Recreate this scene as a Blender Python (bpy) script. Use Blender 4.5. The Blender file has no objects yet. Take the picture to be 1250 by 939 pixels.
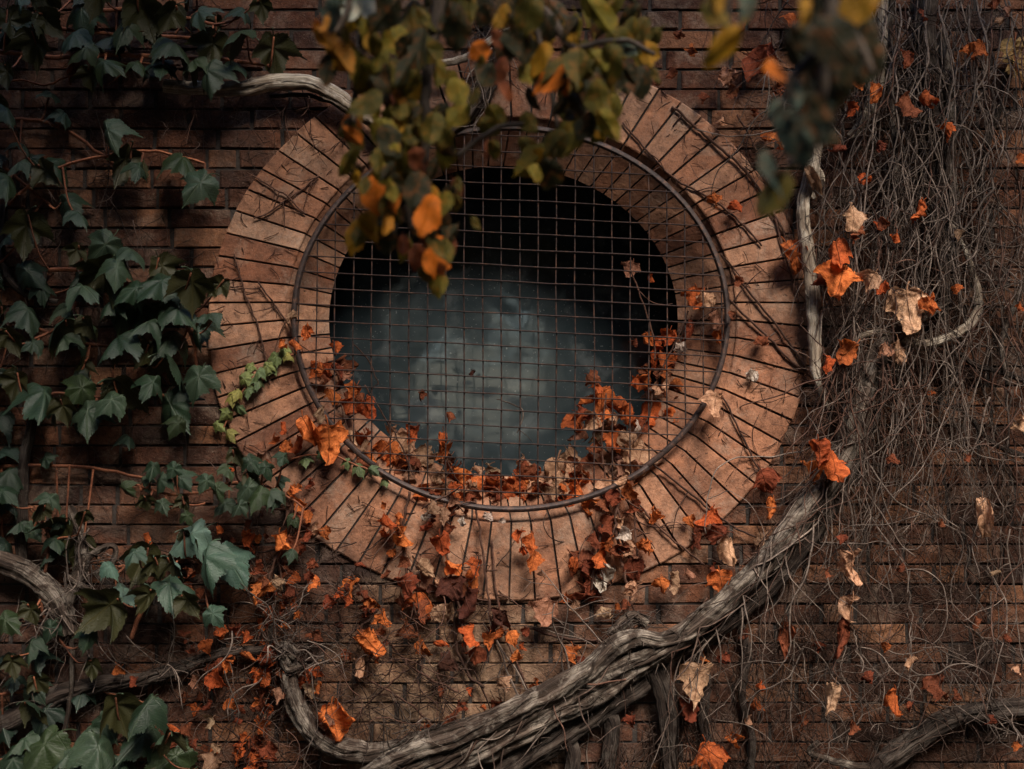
import bpy, math, random
from mathutils import Vector, Matrix, Euler, noise

# ------------------------------------------------------------------ camera, world, sun, exposure
S = bpy.context.scene
COL = S.collection
D, ZC, PX = 5.2, 2.3, 0.003            # camera distance, height of the view's centre, metres per photo pixel on the wall
RND = random.Random(7)

cam = bpy.data.cameras.new('camera'); camo = bpy.data.objects.new('camera', cam); COL.objects.link(camo)
camo.location = (0, -D, ZC); camo.rotation_euler = (math.radians(90), 0, 0)
cam.sensor_width = 36; cam.lens = D * 36 / 3.75; cam.clip_end = 400; cam.clip_start = 0.05
cam.dof.use_dof = True; cam.dof.focus_distance = D + 0.0; cam.dof.aperture_fstop = 2.0; cam.dof.aperture_blades = 9
S.camera = camo

LIGHT = Vector((-0.38, 1.0, -1.20)).normalized()      # the way the light travels
w = bpy.data.worlds.new('World'); S.world = w; w.use_nodes = True
wn = w.node_tree; bg = wn.nodes['Background']
sky = wn.nodes.new('ShaderNodeTexSky'); sky.sky_type = 'NISHITA'; sky.sun_disc = False
sky.sun_elevation = math.asin(-LIGHT.z); sky.sun_rotation = math.atan2(-LIGHT.x, -LIGHT.y)
sky.air_density = 1.0; sky.dust_density = 0.4; sky.ozone_density = 1.6
wn.links.new(sky.outputs[0], bg.inputs[0]); bg.inputs[1].default_value = 0.05
sun = bpy.data.lights.new('sun', 'SUN'); sun.energy = 1.5; sun.angle = math.radians(26); sun.color = (1.0, 0.88, 0.74)
suno = bpy.data.objects.new('sun', sun); COL.objects.link(suno)
suno.rotation_euler = (-LIGHT).to_track_quat('Z', 'Y').to_euler(); suno.location = (4, -8, 10)
S.view_settings.view_transform = 'Standard'; S.view_settings.look = 'None'
S.view_settings.exposure = 2.75; S.view_settings.gamma = 1.0; S.view_settings.use_curve_mapping = False

# ------------------------------------------------------------------ helpers
def W(px, py, y=0.0):
    """world point at depth y that the photograph shows at pixel (px, py)"""
    k = PX * (D + y) / D
    return Vector(((px - 625) * k, y, ZC + (469.5 - py) * k))

class MB:
    def __init__(s): s.v, s.f, s.uv, s.col, s.mi = [], [], [], [], []
    def add(s, verts, faces, uvs=None, col=None):
        o = len(s.v); s.v += [tuple(p) for p in verts]; s.f += [tuple(i + o for i in f) for f in faces]
        s.uv += uvs if uvs else [(0, 0)] * len(verts)
        s.col += [col or (1, 1, 1, 1)] * len(verts)
    def mesh(s, name, mat, smooth=True, colours=False):
        me = bpy.data.meshes.new(name); me.from_pydata(s.v, [], s.f)
        if mat: me.materials.append(mat)
        uvl = me.uv_layers.new(name='UVMap')
        buf = []
        for l in me.loops: buf += s.uv[l.vertex_index]
        uvl.data.foreach_set('uv', buf)
        if colours:
            a = me.color_attributes.new('tone', 'FLOAT_COLOR', 'POINT')
            a.data.foreach_set('color', [c for q in s.col for c in q])
        if smooth: me.polygons.foreach_set('use_smooth', [True] * len(me.polygons))
        me.update(); return me
    def build(s, name, mat, parent=None, smooth=True, colours=False, loc=None):
        me = s.mesh(name, mat, smooth, colours)
        return link(name, me, parent)

def link(name, me, parent=None, mw=None):
    o = bpy.data.objects.new(name, me); COL.objects.link(o)
    if parent: o.parent = parent; o.matrix_parent_inverse = parent.matrix_basis.inverted()
    if mw is not None: o.matrix_basis = mw
    return o
def tag(o, label=None, cat=None, group=None, kind=None):
    if label: o['label'] = label
    if cat: o['category'] = cat
    if group: o['group'] = group
    if kind: o['kind'] = kind
    return o
def empty(name, loc, label, cat, group=None):
    o = bpy.data.objects.new(name, None); COL.objects.link(o); o.location = loc; o.empty_display_size = 0.05
    return tag(o, label, cat, group)

def spline(pts, n=6):
    """Catmull-Rom through (Vector, radius) pairs"""
    if len(pts) < 3:
        out = []
        for i in range(n + 1):
            t = i / n; out.append((pts[0][0].lerp(pts[-1][0], t), pts[0][1] * (1 - t) + pts[-1][1] * t))
        return out
    out = []
    P = [pts[0]] + list(pts) + [pts[-1]]
    for i in range(1, len(P) - 2):
        p0, p1, p2, p3 = [q[0] for q in P[i - 1:i + 3]]
        for k in range(n):
            t = k / n
            v = 0.5 * ((2 * p1) + (p2 - p0) * t + (2 * p0 - 5 * p1 + 4 * p2 - p3) * t * t + (3 * p1 - p0 - 3 * p2 + p3) * t ** 3)
            out.append((v, P[i][1] * (1 - t) + P[i + 1][1] * t))
    out.append(P[-2]); return out

def tube(mb, path, sides=5, ridges=0.0, nr=5, twist=0.0, seed=0, lump=0.0, jit=0.0):
    """round or ridged tube along [(Vector, radius)]"""
    n = len(path)
    if n < 2: return
    cols = sides + 1
    verts, uvs, faces = [], [], []
    ref = Vector((0.31, -0.9, 0.27)); L = 0.0; prev = None
    t0 = (path[1][0] - path[0][0]).normalized()
    nrm = (ref - t0 * ref.dot(t0)).normalized()
    for i, (p, r) in enumerate(path):
        a = path[max(i - 1, 0)][0]; b = path[min(i + 1, n - 1)][0]
        t = (b - a)
        t = t.normalized() if t.length > 1e-9 else Vector((0, 0, -1))
        nrm = nrm - t * nrm.dot(t)
        nrm = nrm.normalized() if nrm.length > 1e-6 else t.orthogonal().normalized()
        bi = t.cross(nrm)
        if prev is not None: L += (p - prev).length
        prev = p
        if jit: p = p + noise.noise_vector(p * 30 + Vector((seed, 0, 0))) * jit
        for k in range(cols):
            th = 2 * math.pi * (k % sides) / sides
            rr = r
            if ridges:
                q = th * nr + twist * L
                rg = abs(math.sin(q * 0.5 + 1.5 * noise.noise(Vector((L * 4, seed, math.cos(th))))))
                rr *= 1 - ridges * (1 - rg) - ridges * 0.6 * noise.noise(Vector((math.cos(th) * 2.2, math.sin(th) * 2.2, L * 9 + seed)))
            if lump: rr *= 1 + lump * noise.noise(Vector((math.cos(th), math.sin(th), L / max(r, .004) * 0.35 + seed * 3.1)))
            verts.append(p + (nrm * math.cos(th) + bi * math.sin(th)) * rr); uvs.append((k / sides, L))
    for i in range(n - 1):
        for k in range(sides):
            a = i * cols + k; faces.append((a, a + 1, a + cols + 1, a + cols))
    c = len(verts)
    verts += [path[0][0], path[-1][0]]; uvs += [(0, 0), (0, L)]
    for k in range(sides):
        faces.append((c, k + 1, k)); e = (n - 1) * cols; faces.append((c + 1, e + k, e + k + 1))
    mb.add(verts, faces, uvs)

# ------------------------------------------------------------------ materials
def mat(name):
    m = bpy.data.materials.new(name); m.use_nodes = True
    t = m.node_tree; b = t.nodes['Principled BSDF']
    return m, t, b
def N(t, typ, **kw):
    n = t.nodes.new(typ)
    for k, v in kw.items():
        if k.startswith('i_'):
            key = k[2:]; n.inputs[int(key) if key.isdigit() else key].default_value = v
        else: setattr(n, k, v)
    return n
def ramp(t, fac, stops):
    r = t.nodes.new('ShaderNodeValToRGB'); e = r.color_ramp.elements
    while len(e) < len(stops): e.new(0.5)
    for q, (p, c) in zip(e, stops):
        q.position = p; q.color = (c, c, c, 1) if isinstance(c, (int, float)) else (*c, 1)
    t.links.new(fac, r.inputs[0]); return r.outputs[0]
def mix(t, fac, a, b, mode='MIX'):
    n = t.nodes.new('ShaderNodeMix'); n.data_type = 'RGBA'; n.blend_type = mode
    for s, v in ((n.inputs[0], fac), (n.inputs[6], a), (n.inputs[7], b)):
        if isinstance(v, (int, float)): s.default_value = v
        elif isinstance(v, tuple): s.default_value = (*v, 1) if len(v) == 3 else v
        else: t.links.new(v, s)
    return n.outputs[2]
def math_(t, op, a, b=None, c=None):
    n = t.nodes.new('ShaderNodeMath'); n.operation = op
    for s, v in zip(n.inputs, (a, b, c)):
        if v is None: continue
        if isinstance(v, (int, float)): s.default_value = v
        else: t.links.new(v, s)
    return n.outputs[0]
def nz(t, vec, scale, detail=4, rough=0.55, dist=0.0, out=0):
    n = N(t, 'ShaderNodeTexNoise'); n.inputs['Scale'].default_value = scale; n.inputs['Detail'].default_value = detail
    n.inputs['Roughness'].default_value = rough; n.inputs['Distortion'].default_value = dist
    if vec is not None: t.links.new(vec, n.inputs['Vector'])
    return n.outputs[out]
def bump(t, b, h, strength, dist, prev=None):
    n = N(t, 'ShaderNodeBump'); n.inputs['Strength'].default_value = strength; n.inputs['Distance'].default_value = dist
    t.links.new(h, n.inputs['Height'])
    if prev is not None: t.links.new(prev, n.inputs['Normal'])
    t.links.new(n.outputs[0], b.inputs['Normal']); return n.outputs[0]

def brick_material(name, c_dark, c_mid, c_light, pale, soot=0.5, spots=True, tan_patch=False, rough=1.0):
    m, t, b = mat(name); L = t.links.new
    pos = N(t, 'ShaderNodeNewGeometry').outputs['Position']
    at = N(t, 'ShaderNodeAttribute', attribute_name='tone')
    sep = N(t, 'ShaderNodeSeparateColor'); L(at.outputs['Color'], sep.inputs[0])
    base = ramp(t, sep.outputs[0], [(0.0, c_dark), (0.5, c_mid), (1.0, c_light)])
    # mottling inside every brick, offset by its own random number
    off = N(t, 'ShaderNodeVectorMath', operation='ADD'); L(pos, off.inputs[0])
    cmb = N(t, 'ShaderNodeCombineXYZ'); L(math_(t, 'MULTIPLY', sep.outputs[1], 37.0), cmb.inputs[0]); L(math_(t, 'MULTIPLY', sep.outputs[1], 11.0), cmb.inputs[2])
    L(cmb.outputs[0], off.inputs[1]); v = off.outputs[0]
    n1 = nz(t, v, 9, 5, .6, .4)
    base = mix(t, 0.5, base, ramp(t, n1, [(0.30, (.30, .25, .24)), (0.5, (.92, .90, .88)), (0.70, (1.65, 1.55, 1.42))]), 'MULTIPLY')
    n2 = nz(t, v, 34, 5, .7)
    base = mix(t, 0.55, base, ramp(t, n2, [(0.34, (.34, .29, .27)), (0.52, (1, 1, 1)), (0.70, (1.4, 1.34, 1.25))]), 'MULTIPLY')
    pit = ramp(t, nz(t, pos, 95, 4, .75), [(.30, 1.0), (.40, 0.0)])
    base = mix(t, math_(t, 'MULTIPLY', pit, .75), base, (.03, .018, .014))
    chalk = ramp(t, nz(t, v, 130, 3, .7), [(.62, 0.0), (.72, .5)])
    base = mix(t, chalk, base, (.42, .32, .25))
    # pale salt bloom
    bl = math_(t, 'MULTIPLY', ramp(t, nz(t, v, 5, 6, .68, .8), [(0.50, 0.0), (0.72, 1.0)]), pale)
    bl = math_(t, 'MULTIPLY', bl, ramp(t, nz(t, v, 70, 4, .7), [(.35, .25), (.6, 1)]))
    base = mix(t, bl, base, (0.46, 0.35, 0.27))
    # soot stains over several bricks
    st = math_(t, 'MULTIPLY', ramp(t, nz(t, pos, 2.1, 6, .66, .6), [(0.42, 0.0), (0.66, 1.0)]), soot)
    base = mix(t, st, base, (0.035, 0.026, 0.023))
    if tan_patch:    # a paler tan patch of wall below the window
        dv = N(t, 'ShaderNodeVectorMath', operation='DISTANCE'); L(pos, dv.inputs[0]); dv.inputs[1].default_value = W(545, 835)
        wob = math_(t, 'ADD', dv.outputs['Value'], math_(t, 'MULTIPLY', math_(t, 'SUBTRACT', nz(t, pos, 5, 5, .7), .5), .7))
        lm = math_(t, 'MULTIPLY', ramp(t, wob, [(.22, .75), (.52, 0.0)]), ramp(t, n2, [(.35, .3), (.6, 1)]))
        base = mix(t, lm, base, (.36, .24, .155))
    if spots:   # dots left by creeper feet
        sp = ramp(t, nz(t, pos, 46, 3, .62, .9), [(0.655, 0.0), (0.70, 1.0)])
        cl = ramp(t, nz(t, pos, 6.5, 3, .6), [(0.44, 0.0), (0.56, 1.0)])
        base = mix(t, math_(t, 'MULTIPLY', math_(t, 'MULTIPLY', sp, cl), .9), base, (0.022, 0.013, 0.010))
    gr = ramp(t, nz(t, pos, 210, 3, .7), [(.3, .72), (.55, 1.0), (.78, 1.25)])
    base = mix(t, .8, base, gr, 'MULTIPLY')
    L(base, b.inputs['Base Color']); b.inputs['Roughness'].default_value = 0.86
    b.inputs['Specular IOR Level'].default_value = 0.28
    p = bump(t, b, nz(t, v, 26, 6, .65), 0.9 * rough, 0.016)
    bump(t, b, nz(t, pos, 120, 4, .7), 0.9 * rough, 0.006, p)
    return m

M = {}
M['brick'] = brick_material('wall_brick', (.045, .019, .012), (.145, .056, .030), (.33, .155, .082), .6, .72, tan_patch=True)
M['voussoir'] = brick_material('surround_brick', (.20, .080, .045), (.33, .148, .084), (.43, .235, .148), .7, .55, rough=.55)
m, t, b = mat('mortar'); M['mortar'] = m
pos = N(t, 'ShaderNodeNewGeometry').outputs['Position']
t.links.new(ramp(t, nz(t, pos, 14, 6, .7), [(.3, (.014, .011, .010)), (.7, (.055, .043, .037))]), b.inputs['Base Color']); b.inputs['Roughness'].default_value = .95
bump(t, b, nz(t, pos, 90, 5, .7), .8, .006)

def bark_material(name, dark, mid, pale, bright, lichen=0.4):
    m, t, b = mat(name); L = t.links.new
    uv = N(t, 'ShaderNodeUVMap').outputs[0]
    mp = N(t, 'ShaderNodeMapping'); L(uv, mp.inputs[0]); mp.inputs['Scale'].default_value = (13, 3.0, 1)
    mp2 = N(t, 'ShaderNodeMapping'); L(uv, mp2.inputs[0]); mp2.inputs['Scale'].default_value = (42, 9, 1)
    pos = N(t, 'ShaderNodeNewGeometry').outputs['Position']
    f1 = nz(t, mp.outputs[0], 1.0, 6, .65, .7); f2 = nz(t, mp2.outputs[0], 1.0, 5, .7, .4)
    c = ramp(t, f1, [(.30, dark), (.48, mid), (.66, pale)])
    c = mix(t, .8, c, ramp(t, f2, [(.3, (.35, .33, .32)), (.5, (.95, .95, .95)), (.72, (1.55, 1.5, 1.45))]), 'MULTIPLY')
    li = math_(t, 'MULTIPLY', ramp(t, nz(t, pos, 11, 6, .7, .6), [(.47, 0.0), (.62, 1.0)]), lichen)
    li = math_(t, 'MULTIPLY', li, ramp(t, f2, [(.38, 0.0), (.52, 1.0)]))
    c = mix(t, li, c, bright)
    L(c, b.inputs['Base Color']); b.inputs['Roughness'].default_value = .88; b.inputs['Specular IOR Level'].default_value = .25
    p = bump(t, b, f1, 1.0, .012); bump(t, b, f2, .9, .005, p)
    return m
M['bark'] = bark_material('vine_bark', (.008, .005, .004), (.042, .028, .021), (.12, .088, .070), (.44, .38, .32), .6)
M['bark_dark'] = bark_material('dark_vine_bark', (.007, .005, .0045), (.030, .020, .016), (.075, .056, .046), (.20, .17, .145), .4)
M['bark_spotted'] = bark_material('spotted_bark', (.06, .046, .036), (.27, .21, .16), (.50, .42, .33), (.68, .61, .51), .8)

def twig_material(name, a, bcol):
    m, t, b = mat(name)
    pos = N(t, 'ShaderNodeNewGeometry').outputs['Position']
    oi = N(t, 'ShaderNodeObjectInfo')
    c = ramp(t, nz(t, pos, 22, 4, .6), [(.3, a), (.7, bcol)])
    c = mix(t, 1.0, c, ramp(t, oi.outputs['Random'], [(0, .55), (1, 1.35)]), 'MULTIPLY')
    c = mix(t, .7, c, ramp(t, nz(t, pos, 160, 3, .6), [(.35, .45), (.65, 1.3)]), 'MULTIPLY')
    t.links.new(c, b.inputs['Base Color']); b.inputs['Roughness'].default_value = .8
    b.inputs['Specular IOR Level'].default_value = .3
    return m
M['tendril'] = twig_material('dry_tendril', (.075, .052, .043), (.23, .18, .15))
M['creeper'] = twig_material('creeper_stem', (.045, .022, .016), (.13, .065, .045))
M['rootlet'] = twig_material('rootlet', (.035, .020, .015), (.125, .082, .064))
M['ivy_stem'] = twig_material('ivy_stem', (.13, .045, .025), (.27, .10, .05))
M['twig_dark'] = twig_material('tree_twig', (.03, .022, .017), (.08, .058, .042))

def leaf_material(name, kind):
    m, t, b = mat(name); L = t.links.new
    uv = N(t, 'ShaderNodeUVMap').outputs[0]
    sx = N(t, 'ShaderNodeSeparateXYZ'); L(uv, sx.inputs[0]); x, z = sx.outputs[0], sx.outputs[1]
    ax = math_(t, 'ABSOLUTE', x)
    oi = N(t, 'ShaderNodeObjectInfo')
    # three main veins from the stalk and the finer side veins
    def vein(deg, wd):
        a = math.radians(deg)
        d = math_(t, 'ABSOLUTE', math_(t, 'SUBTRACT', math_(t, 'MULTIPLY', ax, math.cos(a)), math_(t, 'MULTIPLY', z, math.sin(a))))
        return ramp(t, d, [(0.0, 1.0), (wd, 0.0)])
    v = math_(t, 'MAXIMUM', vein(0, .022), vein(52, .018)) if kind != 'tree' else vein(0, .03)
    if kind != 'tree': v = math_(t, 'MAXIMUM', v, math_(t, 'MULTIPLY', vein(98, .014), .7))
    fine = math_(t, 'SINE', math_(t, 'MULTIPLY', math_(t, 'SUBTRACT', z, math_(t, 'MULTIPLY', ax, .75)), 52.0))
    fine = ramp(t, math_(t, 'ABSOLUTE', fine), [(0.0, .55), (.22, 0.0)])
    vv = math_(t, 'MAXIMUM', v, fine)
    cx = N(t, 'ShaderNodeCombineXYZ'); L(x, cx.inputs[0]); L(z, cx.inputs[1]); L(math_(t, 'MULTIPLY', oi.outputs['Random'], 60.0), cx.inputs[2])
    n1 = nz(t, cx.outputs[0], 4.5, 5, .62); n2 = nz(t, cx.outputs[0], 22, 4, .65)
    col = oi.outputs['Color']
    bf = N(t, 'ShaderNodeNewGeometry').outputs['Backfacing']
    if kind == 'ivy':
        c = mix(t, .8, col, ramp(t, n1, [(.3, (.55, .6, .6)), (.7, (1.35, 1.3, 1.25))]), 'MULTIPLY')
        c = mix(t, math_(t, 'MULTIPLY', vv, .4), c, (.09, .12, .07))
        sc = ramp(t, nz(t, cx.outputs[0], 11, 4, .7), [(.64, 0.0), (.72, .7)]); c = mix(t, sc, c, (.075, .055, .025))
        under = mix(t, math_(t, 'MULTIPLY', vv, .45), mix(t, n1, (.022, .024, .008), (.040, .038, .013)), (.07, .055, .022))
        c = mix(t, bf, c, under)
        rough, spec, trans = .42, .36, .10
    elif kind == 'dead':
        c = mix(t, .9, col, ramp(t, n1, [(.28, (.42, .34, .32)), (.5, (1, 1, 1)), (.72, (1.4, 1.55, 1.75))]), 'MULTIPLY')
        c = mix(t, .7, c, ramp(t, n2, [(.3, (.5, .42, .4)), (.6, (1.1, 1.1, 1.1))]), 'MULTIPLY')
        c = mix(t, math_(t, 'MULTIPLY', vv, .55), c, (.10, .028, .012))
        rough, spec, trans = .7, .3, .28
    else:
        c = mix(t, .8, col, ramp(t, n1, [(.3, (.5, .55, .5)), (.7, (1.4, 1.35, 1.2))]), 'MULTIPLY')
        edge = ramp(t, n1, [(.5, 0.0), (.68, .5)])
        c = mix(t, edge, c, mix(t, .5, col, (.42, .10, .015)))
        rough, spec, trans = .5, .22, .35
    L(c, b.inputs['Base Color']); b.inputs['Roughness'].default_value = rough; b.inputs['Specular IOR Level'].default_value = spec
    h = math_(t, 'ADD', math_(t, 'MULTIPLY', n2, .6), math_(t, 'MULTIPLY', vv, -.5 if kind == 'ivy' else .5))
    bump(t, b, h, .8 if kind == 'dead' else .5, .010)
    tr = N(t, 'ShaderNodeBsdfTranslucent'); L(c, tr.inputs[0])
    ms = N(t, 'ShaderNodeMixShader'); ms.inputs[0].default_value = trans
    out = t.nodes['Material Output']; L(b.outputs[0], ms.inputs[1]); L(tr.outputs[0], ms.inputs[2]); L(ms.outputs[0], out.inputs['Surface'])
    return m
M['ivy_leaf'] = leaf_material('ivy_leaf', 'ivy')
M['dead_leaf'] = leaf_material('dead_leaf', 'dead')
M['tree_leaf'] = leaf_material('tree_leaf', 'tree')

m, t, b = mat('rusty_iron'); M['iron'] = m
pos = N(t, 'ShaderNodeNewGeometry').outputs['Position']
t.links.new(ramp(t, nz(t, pos, 40, 6, .7), [(.32, (.018, .013, .013)), (.52, (.050, .033, .030)), (.70, (.15, .070, .042))]), b.inputs['Base Color'])
b.inputs['Roughness'].default_value = .62; b.inputs['Metallic'].default_value = .25; bump(t, b, nz(t, pos, 240, 4, .7), .6, .002)

m, t, b = mat('dusty_reflecting_pane'); M['pane'] = m
pos = N(t, 'ShaderNodeNewGeometry').outputs['Position']
c = ramp(t, nz(t, pos, 3.2, 6, .68, .5), [(.30, (.020, .030, .035)), (.52, (.029, .041, .047)), (.74, (.045, .058, .064))])
sm = ramp(t, nz(t, pos, 7.5, 5, .6, .3), [(.56, 0.0), (.68, 1.0)])
c = mix(t, math_(t, 'MULTIPLY', sm, .25), c, (.24, .26, .265))  # pale blotches: dust that also stands in for sky reflections
sp = ramp(t, nz(t, pos, 120, 2, .5), [(.70, 0.0), (.75, 1.0)])
c = mix(t, math_(t, 'MULTIPLY', sp, .5), c, (.4, .42, .42))
t.links.new(c, b.inputs['Base Color'])
t.links.new(ramp(t, nz(t, pos, 4.2, 6, .7, .4), [(.36, .03), (.55, .11), (.72, .30)]), b.inputs['Roughness'])
b.inputs['Specular IOR Level'].default_value = .42; b.inputs['Coat Weight'].default_value = .06; b.inputs['Coat Roughness'].default_value = .06
bump(t, b, nz(t, pos, 3.5, 2, .5), .28, .02); b.inputs['Specular Tint'].default_value = (.74, .84, 1, 1)
m, t, b = mat('niche_plaster'); M['niche'] = m
pos = N(t, 'ShaderNodeNewGeometry').outputs['Position']
t.links.new(ramp(t, nz(t, pos, 8, 5, .7), [(.3, (.016, .012, .011)), (.7, (.045, .034, .030))]), b.inputs['Base Color']); b.inputs['Roughness'].default_value = .95
m, t, b = mat('leaf_litter_ground'); M['ground'] = m
pos = N(t, 'ShaderNodeNewGeometry').outputs['Position']
t.links.new(ramp(t, nz(t, pos, 6, 8, .75), [(.3, (.02, .016, .011)), (.55, (.06, .045, .028)), (.72, (.13, .055, .022))]), b.inputs['Base Color'])
b.inputs['Roughness'].default_value = .95; bump(t, b, nz(t, pos, 14, 7, .75), 1.0, .05)

# ------------------------------------------------------------------ ground, wall
gm = MB(); gm.add([(-80, -80, 0), (80, -80, 0), (80, 80, 0), (-80, 80, 0)], [(0, 1, 2, 3)])
tag(gm.build('ground', M['ground'], smooth=False), kind='structure')

OUT = (621, 399, 367, 334); INN = (624, 391, 275, 247); GAP = (614.5, 391.5, 213, 189)     # ellipses cx, cy, a, b in photo pixels
def E(e, th, y=0.0, k=1.0): return W(e[0] + e[2] * k * math.cos(th), e[1] + e[3] * k * math.sin(th), y)
def inside(e, px, py, k=1.0): return ((px - e[0]) / (e[2] * k)) ** 2 + ((py - e[1]) / (e[3] * k)) ** 2 < 1

wall = empty('brick_wall', (0, 0, 0), 'weathered orange brown brick wall with an oval ring of radial bricks round its opening', 'wall')

def brick(mb, c, depth, col, bev=.006):
    """c: four front corners (counter-clockwise seen from the camera) with their own y; a bevelled brick running back by depth"""
    cen = sum(c, Vector()) / 4
    v = []
    for p in c:
        d = cen - p; d.y = 0; L = d.length
        v.append(p + d * min(.3, bev * 1.5 / L))                       # 0-3 front face
    mids = []
    for p in c: v.append(p + Vector((0, bev, 0)))                       # 4-7 edge
    for p in c: v.append(p + Vector((0, depth, 0)))                     # 8-11 back
    f = [(0, 1, 2, 3)]
    for i in range(4):
        j = (i + 1) % 4
        f.append((i, i + 4, j + 4, j)); f.append((i + 4, i + 8, j + 8, j + 4))
    mb.add(v, f, None, col)

mb = MB()
CH, BL, J = .0725, .226, .010
row = 0; z = ZC - 2.25
while z < ZC + 2.6:
    off = (row % 2) * (BL + J) / 2 + RND.uniform(-.02, .02) + (row % 3) * .03
    x = -4.6 + off
    while x < 4.6:
        ln = BL * (1 if RND.random() > .2 else .48) + RND.uniform(-.01, .01)
        pc = ((x) / PX + 625, (x + ln) / PX + 625); pz = (469.5 - (z - ZC) / PX, 469.5 - (z + CH - .0072 - ZC) / PX)
        if not all(inside(OUT, a, q, .985) for a in pc for q in pz):
            if not any(inside(OUT, a, q, .80) for a in pc for q in pz):
                y = RND.uniform(-.004, .004); tl = RND.uniform(-.003, .003); jt = lambda: RND.uniform(-.0025, .0025)
                c = [Vector((x + jt(), y, z + jt())), Vector((x + ln + jt(), y + tl, z + jt())), Vector((x + ln + jt(), y + tl, z + CH - .0072 + jt())), Vector((x + jt(), y, z + CH - .0072 + jt()))]
                tone = min(1, max(0, RND.gauss(.45, .24)))
                brick(mb, c, .05, (tone, RND.random(), RND.random(), 1), .005)
        x += ln + J + .005
    z += CH; row += 1
mb.build('brickwork', M['brick'], wall, smooth=False, colours=True)

# mortar bed with the opening cut out: a ring of quads from the ellipse out to the wall's edges, then a back and top
mb = MB(); n = 96; vs = []; fs = []
for k in range(n):
    th = 2 * math.pi * k / n; p = E(INN, th, 0, 1.06); p.y = .010; vs.append(p)
    dx, dz = math.cos(th), -math.sin(th); s = min(4.7 / max(abs(dx), 1e-6), 2.7 / max(abs(dz), 1e-6))
    vs.append(Vector((dx * s, .010, ZC + dz * s)))
for k in range(n):
    a = 2 * k; b_ = (2 * k + 2) % (2 * n); fs.append((a, a + 1, b_ + 1, b_))
mb.add(vs, fs)
for x0, x1, z0, z1 in ((-4.7, 4.7, 0, ZC - 2.4),):
    mb.add([(x0, .012, z0), (x1, .012, z0), (x1, .012, z1 + .3), (x0, .012, z1 + .3)], [(0, 1, 2, 3)])
mb.add([(-4.7, .012, ZC + 2.7), (4.7, .012, ZC + 2.7), (4.7, 1.0, ZC + 2.7), (-4.7, 1.0, ZC + 2.7)], [(0, 1, 2, 3)])
for sx in (-4.7, 4.7): mb.add([(sx, .012, 0), (sx, 1.0, 0), (sx, 1.0, ZC + 2.7), (sx, .012, ZC + 2.7)], [(0, 1, 2, 3)])
mb.add([(-4.7, 1.0, 0), (4.7, 1.0, 0), (4.7, 1.0, ZC + 2.7), (-4.7, 1.0, ZC + 2.7)], [(0, 1, 2, 3)])
mb.build('mortar', M['mortar'], wall, smooth=False)

# brick surround (voussoirs standing 18 mm proud) and the splayed reveal behind it
NV = 72; mb = MB(); rv = MB()
for k in range(NV):
    t0, t1 = 2 * math.pi * k / NV, 2 * math.pi * (k + 1) / NV
    g = .0066 + RND.uniform(-.001, .001)
    ya, yb = -.018 + RND.uniform(-.004, .004), -.018 + RND.uniform(-.004, .004)
    ko, ki = 1 + RND.uniform(-.0025, .002), 1 + RND.uniform(-.003, .003)
    a0, a1, b1, b0 = E(INN, t0, 0, ki), E(INN, t1, 0, ki), E(OUT, t1, 0, ko), E(OUT, t0, 0, ko)
    def sh(p, q, d): return p + (q - p).normalized() * d
    c = [sh(a0, a1, g / 2), sh(b0, b1, g / 2), sh(b1, b0, g / 2), sh(a1, a0, g / 2)]
    c[0].y = c[3].y = ya; c[1].y = c[2].y = yb
    nn = (c[1] - c[0]).cross(c[3] - c[0])
    if nn.y > 0: c = c[::-1]
    tone = RND.random(); col = (tone, RND.random(), RND.random(), 1)
    brick(mb, c, .16, col, .0035)
    # reveal brick: its face runs from the front edge back to the smaller opening
    f0, f1 = E(INN, t0, 0, ki), E(INN, t1, 0, ki); r0, r1 = E(GAP, t0, .13), E(GAP, t1, .13)
    f0.y = f1.y = -.006
    q = [sh(f0, f1, g / 2), sh(f1, f0, g / 2), sh(r1, r0, g / 2), sh(r0, r1, g / 2)]
    ax = (E(INN, t0, .1) - W(INN[0], INN[1], .1)).normalized() * .05
    q2 = [p + ax for p in q]
    rv.add(q + q2, [(0, 1, 2, 3), (0, 4, 5, 1), (1, 5, 6, 2), (2, 6, 7, 3), (3, 7, 4, 0)], None, col)
mb.build('brick_surround', M['voussoir'], wall, smooth=False, colours=True)
rv.build('reveal', M['voussoir'], wall, smooth=False, colours=True)
mb = MB(); vs, fs = [], []
for k in range(n):
    th = 2 * math.pi * k / n
    a = E(OUT, th, 0, .985); a.y = -.004; b1 = E(INN, th, 0, 1.012); b1.y = -.007; c1 = E(GAP, th, .132, 1.03); c1.y = .134
    d1 = E(GAP, th, .135, 1.25); d1.y = .138; e1 = E(GAP, th, .60, 1.25); e1.y = .60
    vs += [a, b1, c1, d1, e1]
for k in range(n):
    for j in range(2):
        a = 5 * k + j; b_ = 5 * ((k + 1) % n) + j; fs.append((a, b_, b_ + 1, a + 1))
mb.add(vs, fs); mb.build('joint', M['mortar'], wall, smooth=False)
mb = MB(); fs = []
for k in range(n):
    for j in (2, 3):
        a = 5 * k + j; b_ = 5 * ((k + 1) % n) + j; fs.append((a, b_, b_ + 1, a + 1))
mb.add(vs, fs); mb.build('niche', M['niche'], wall, smooth=False)

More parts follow.
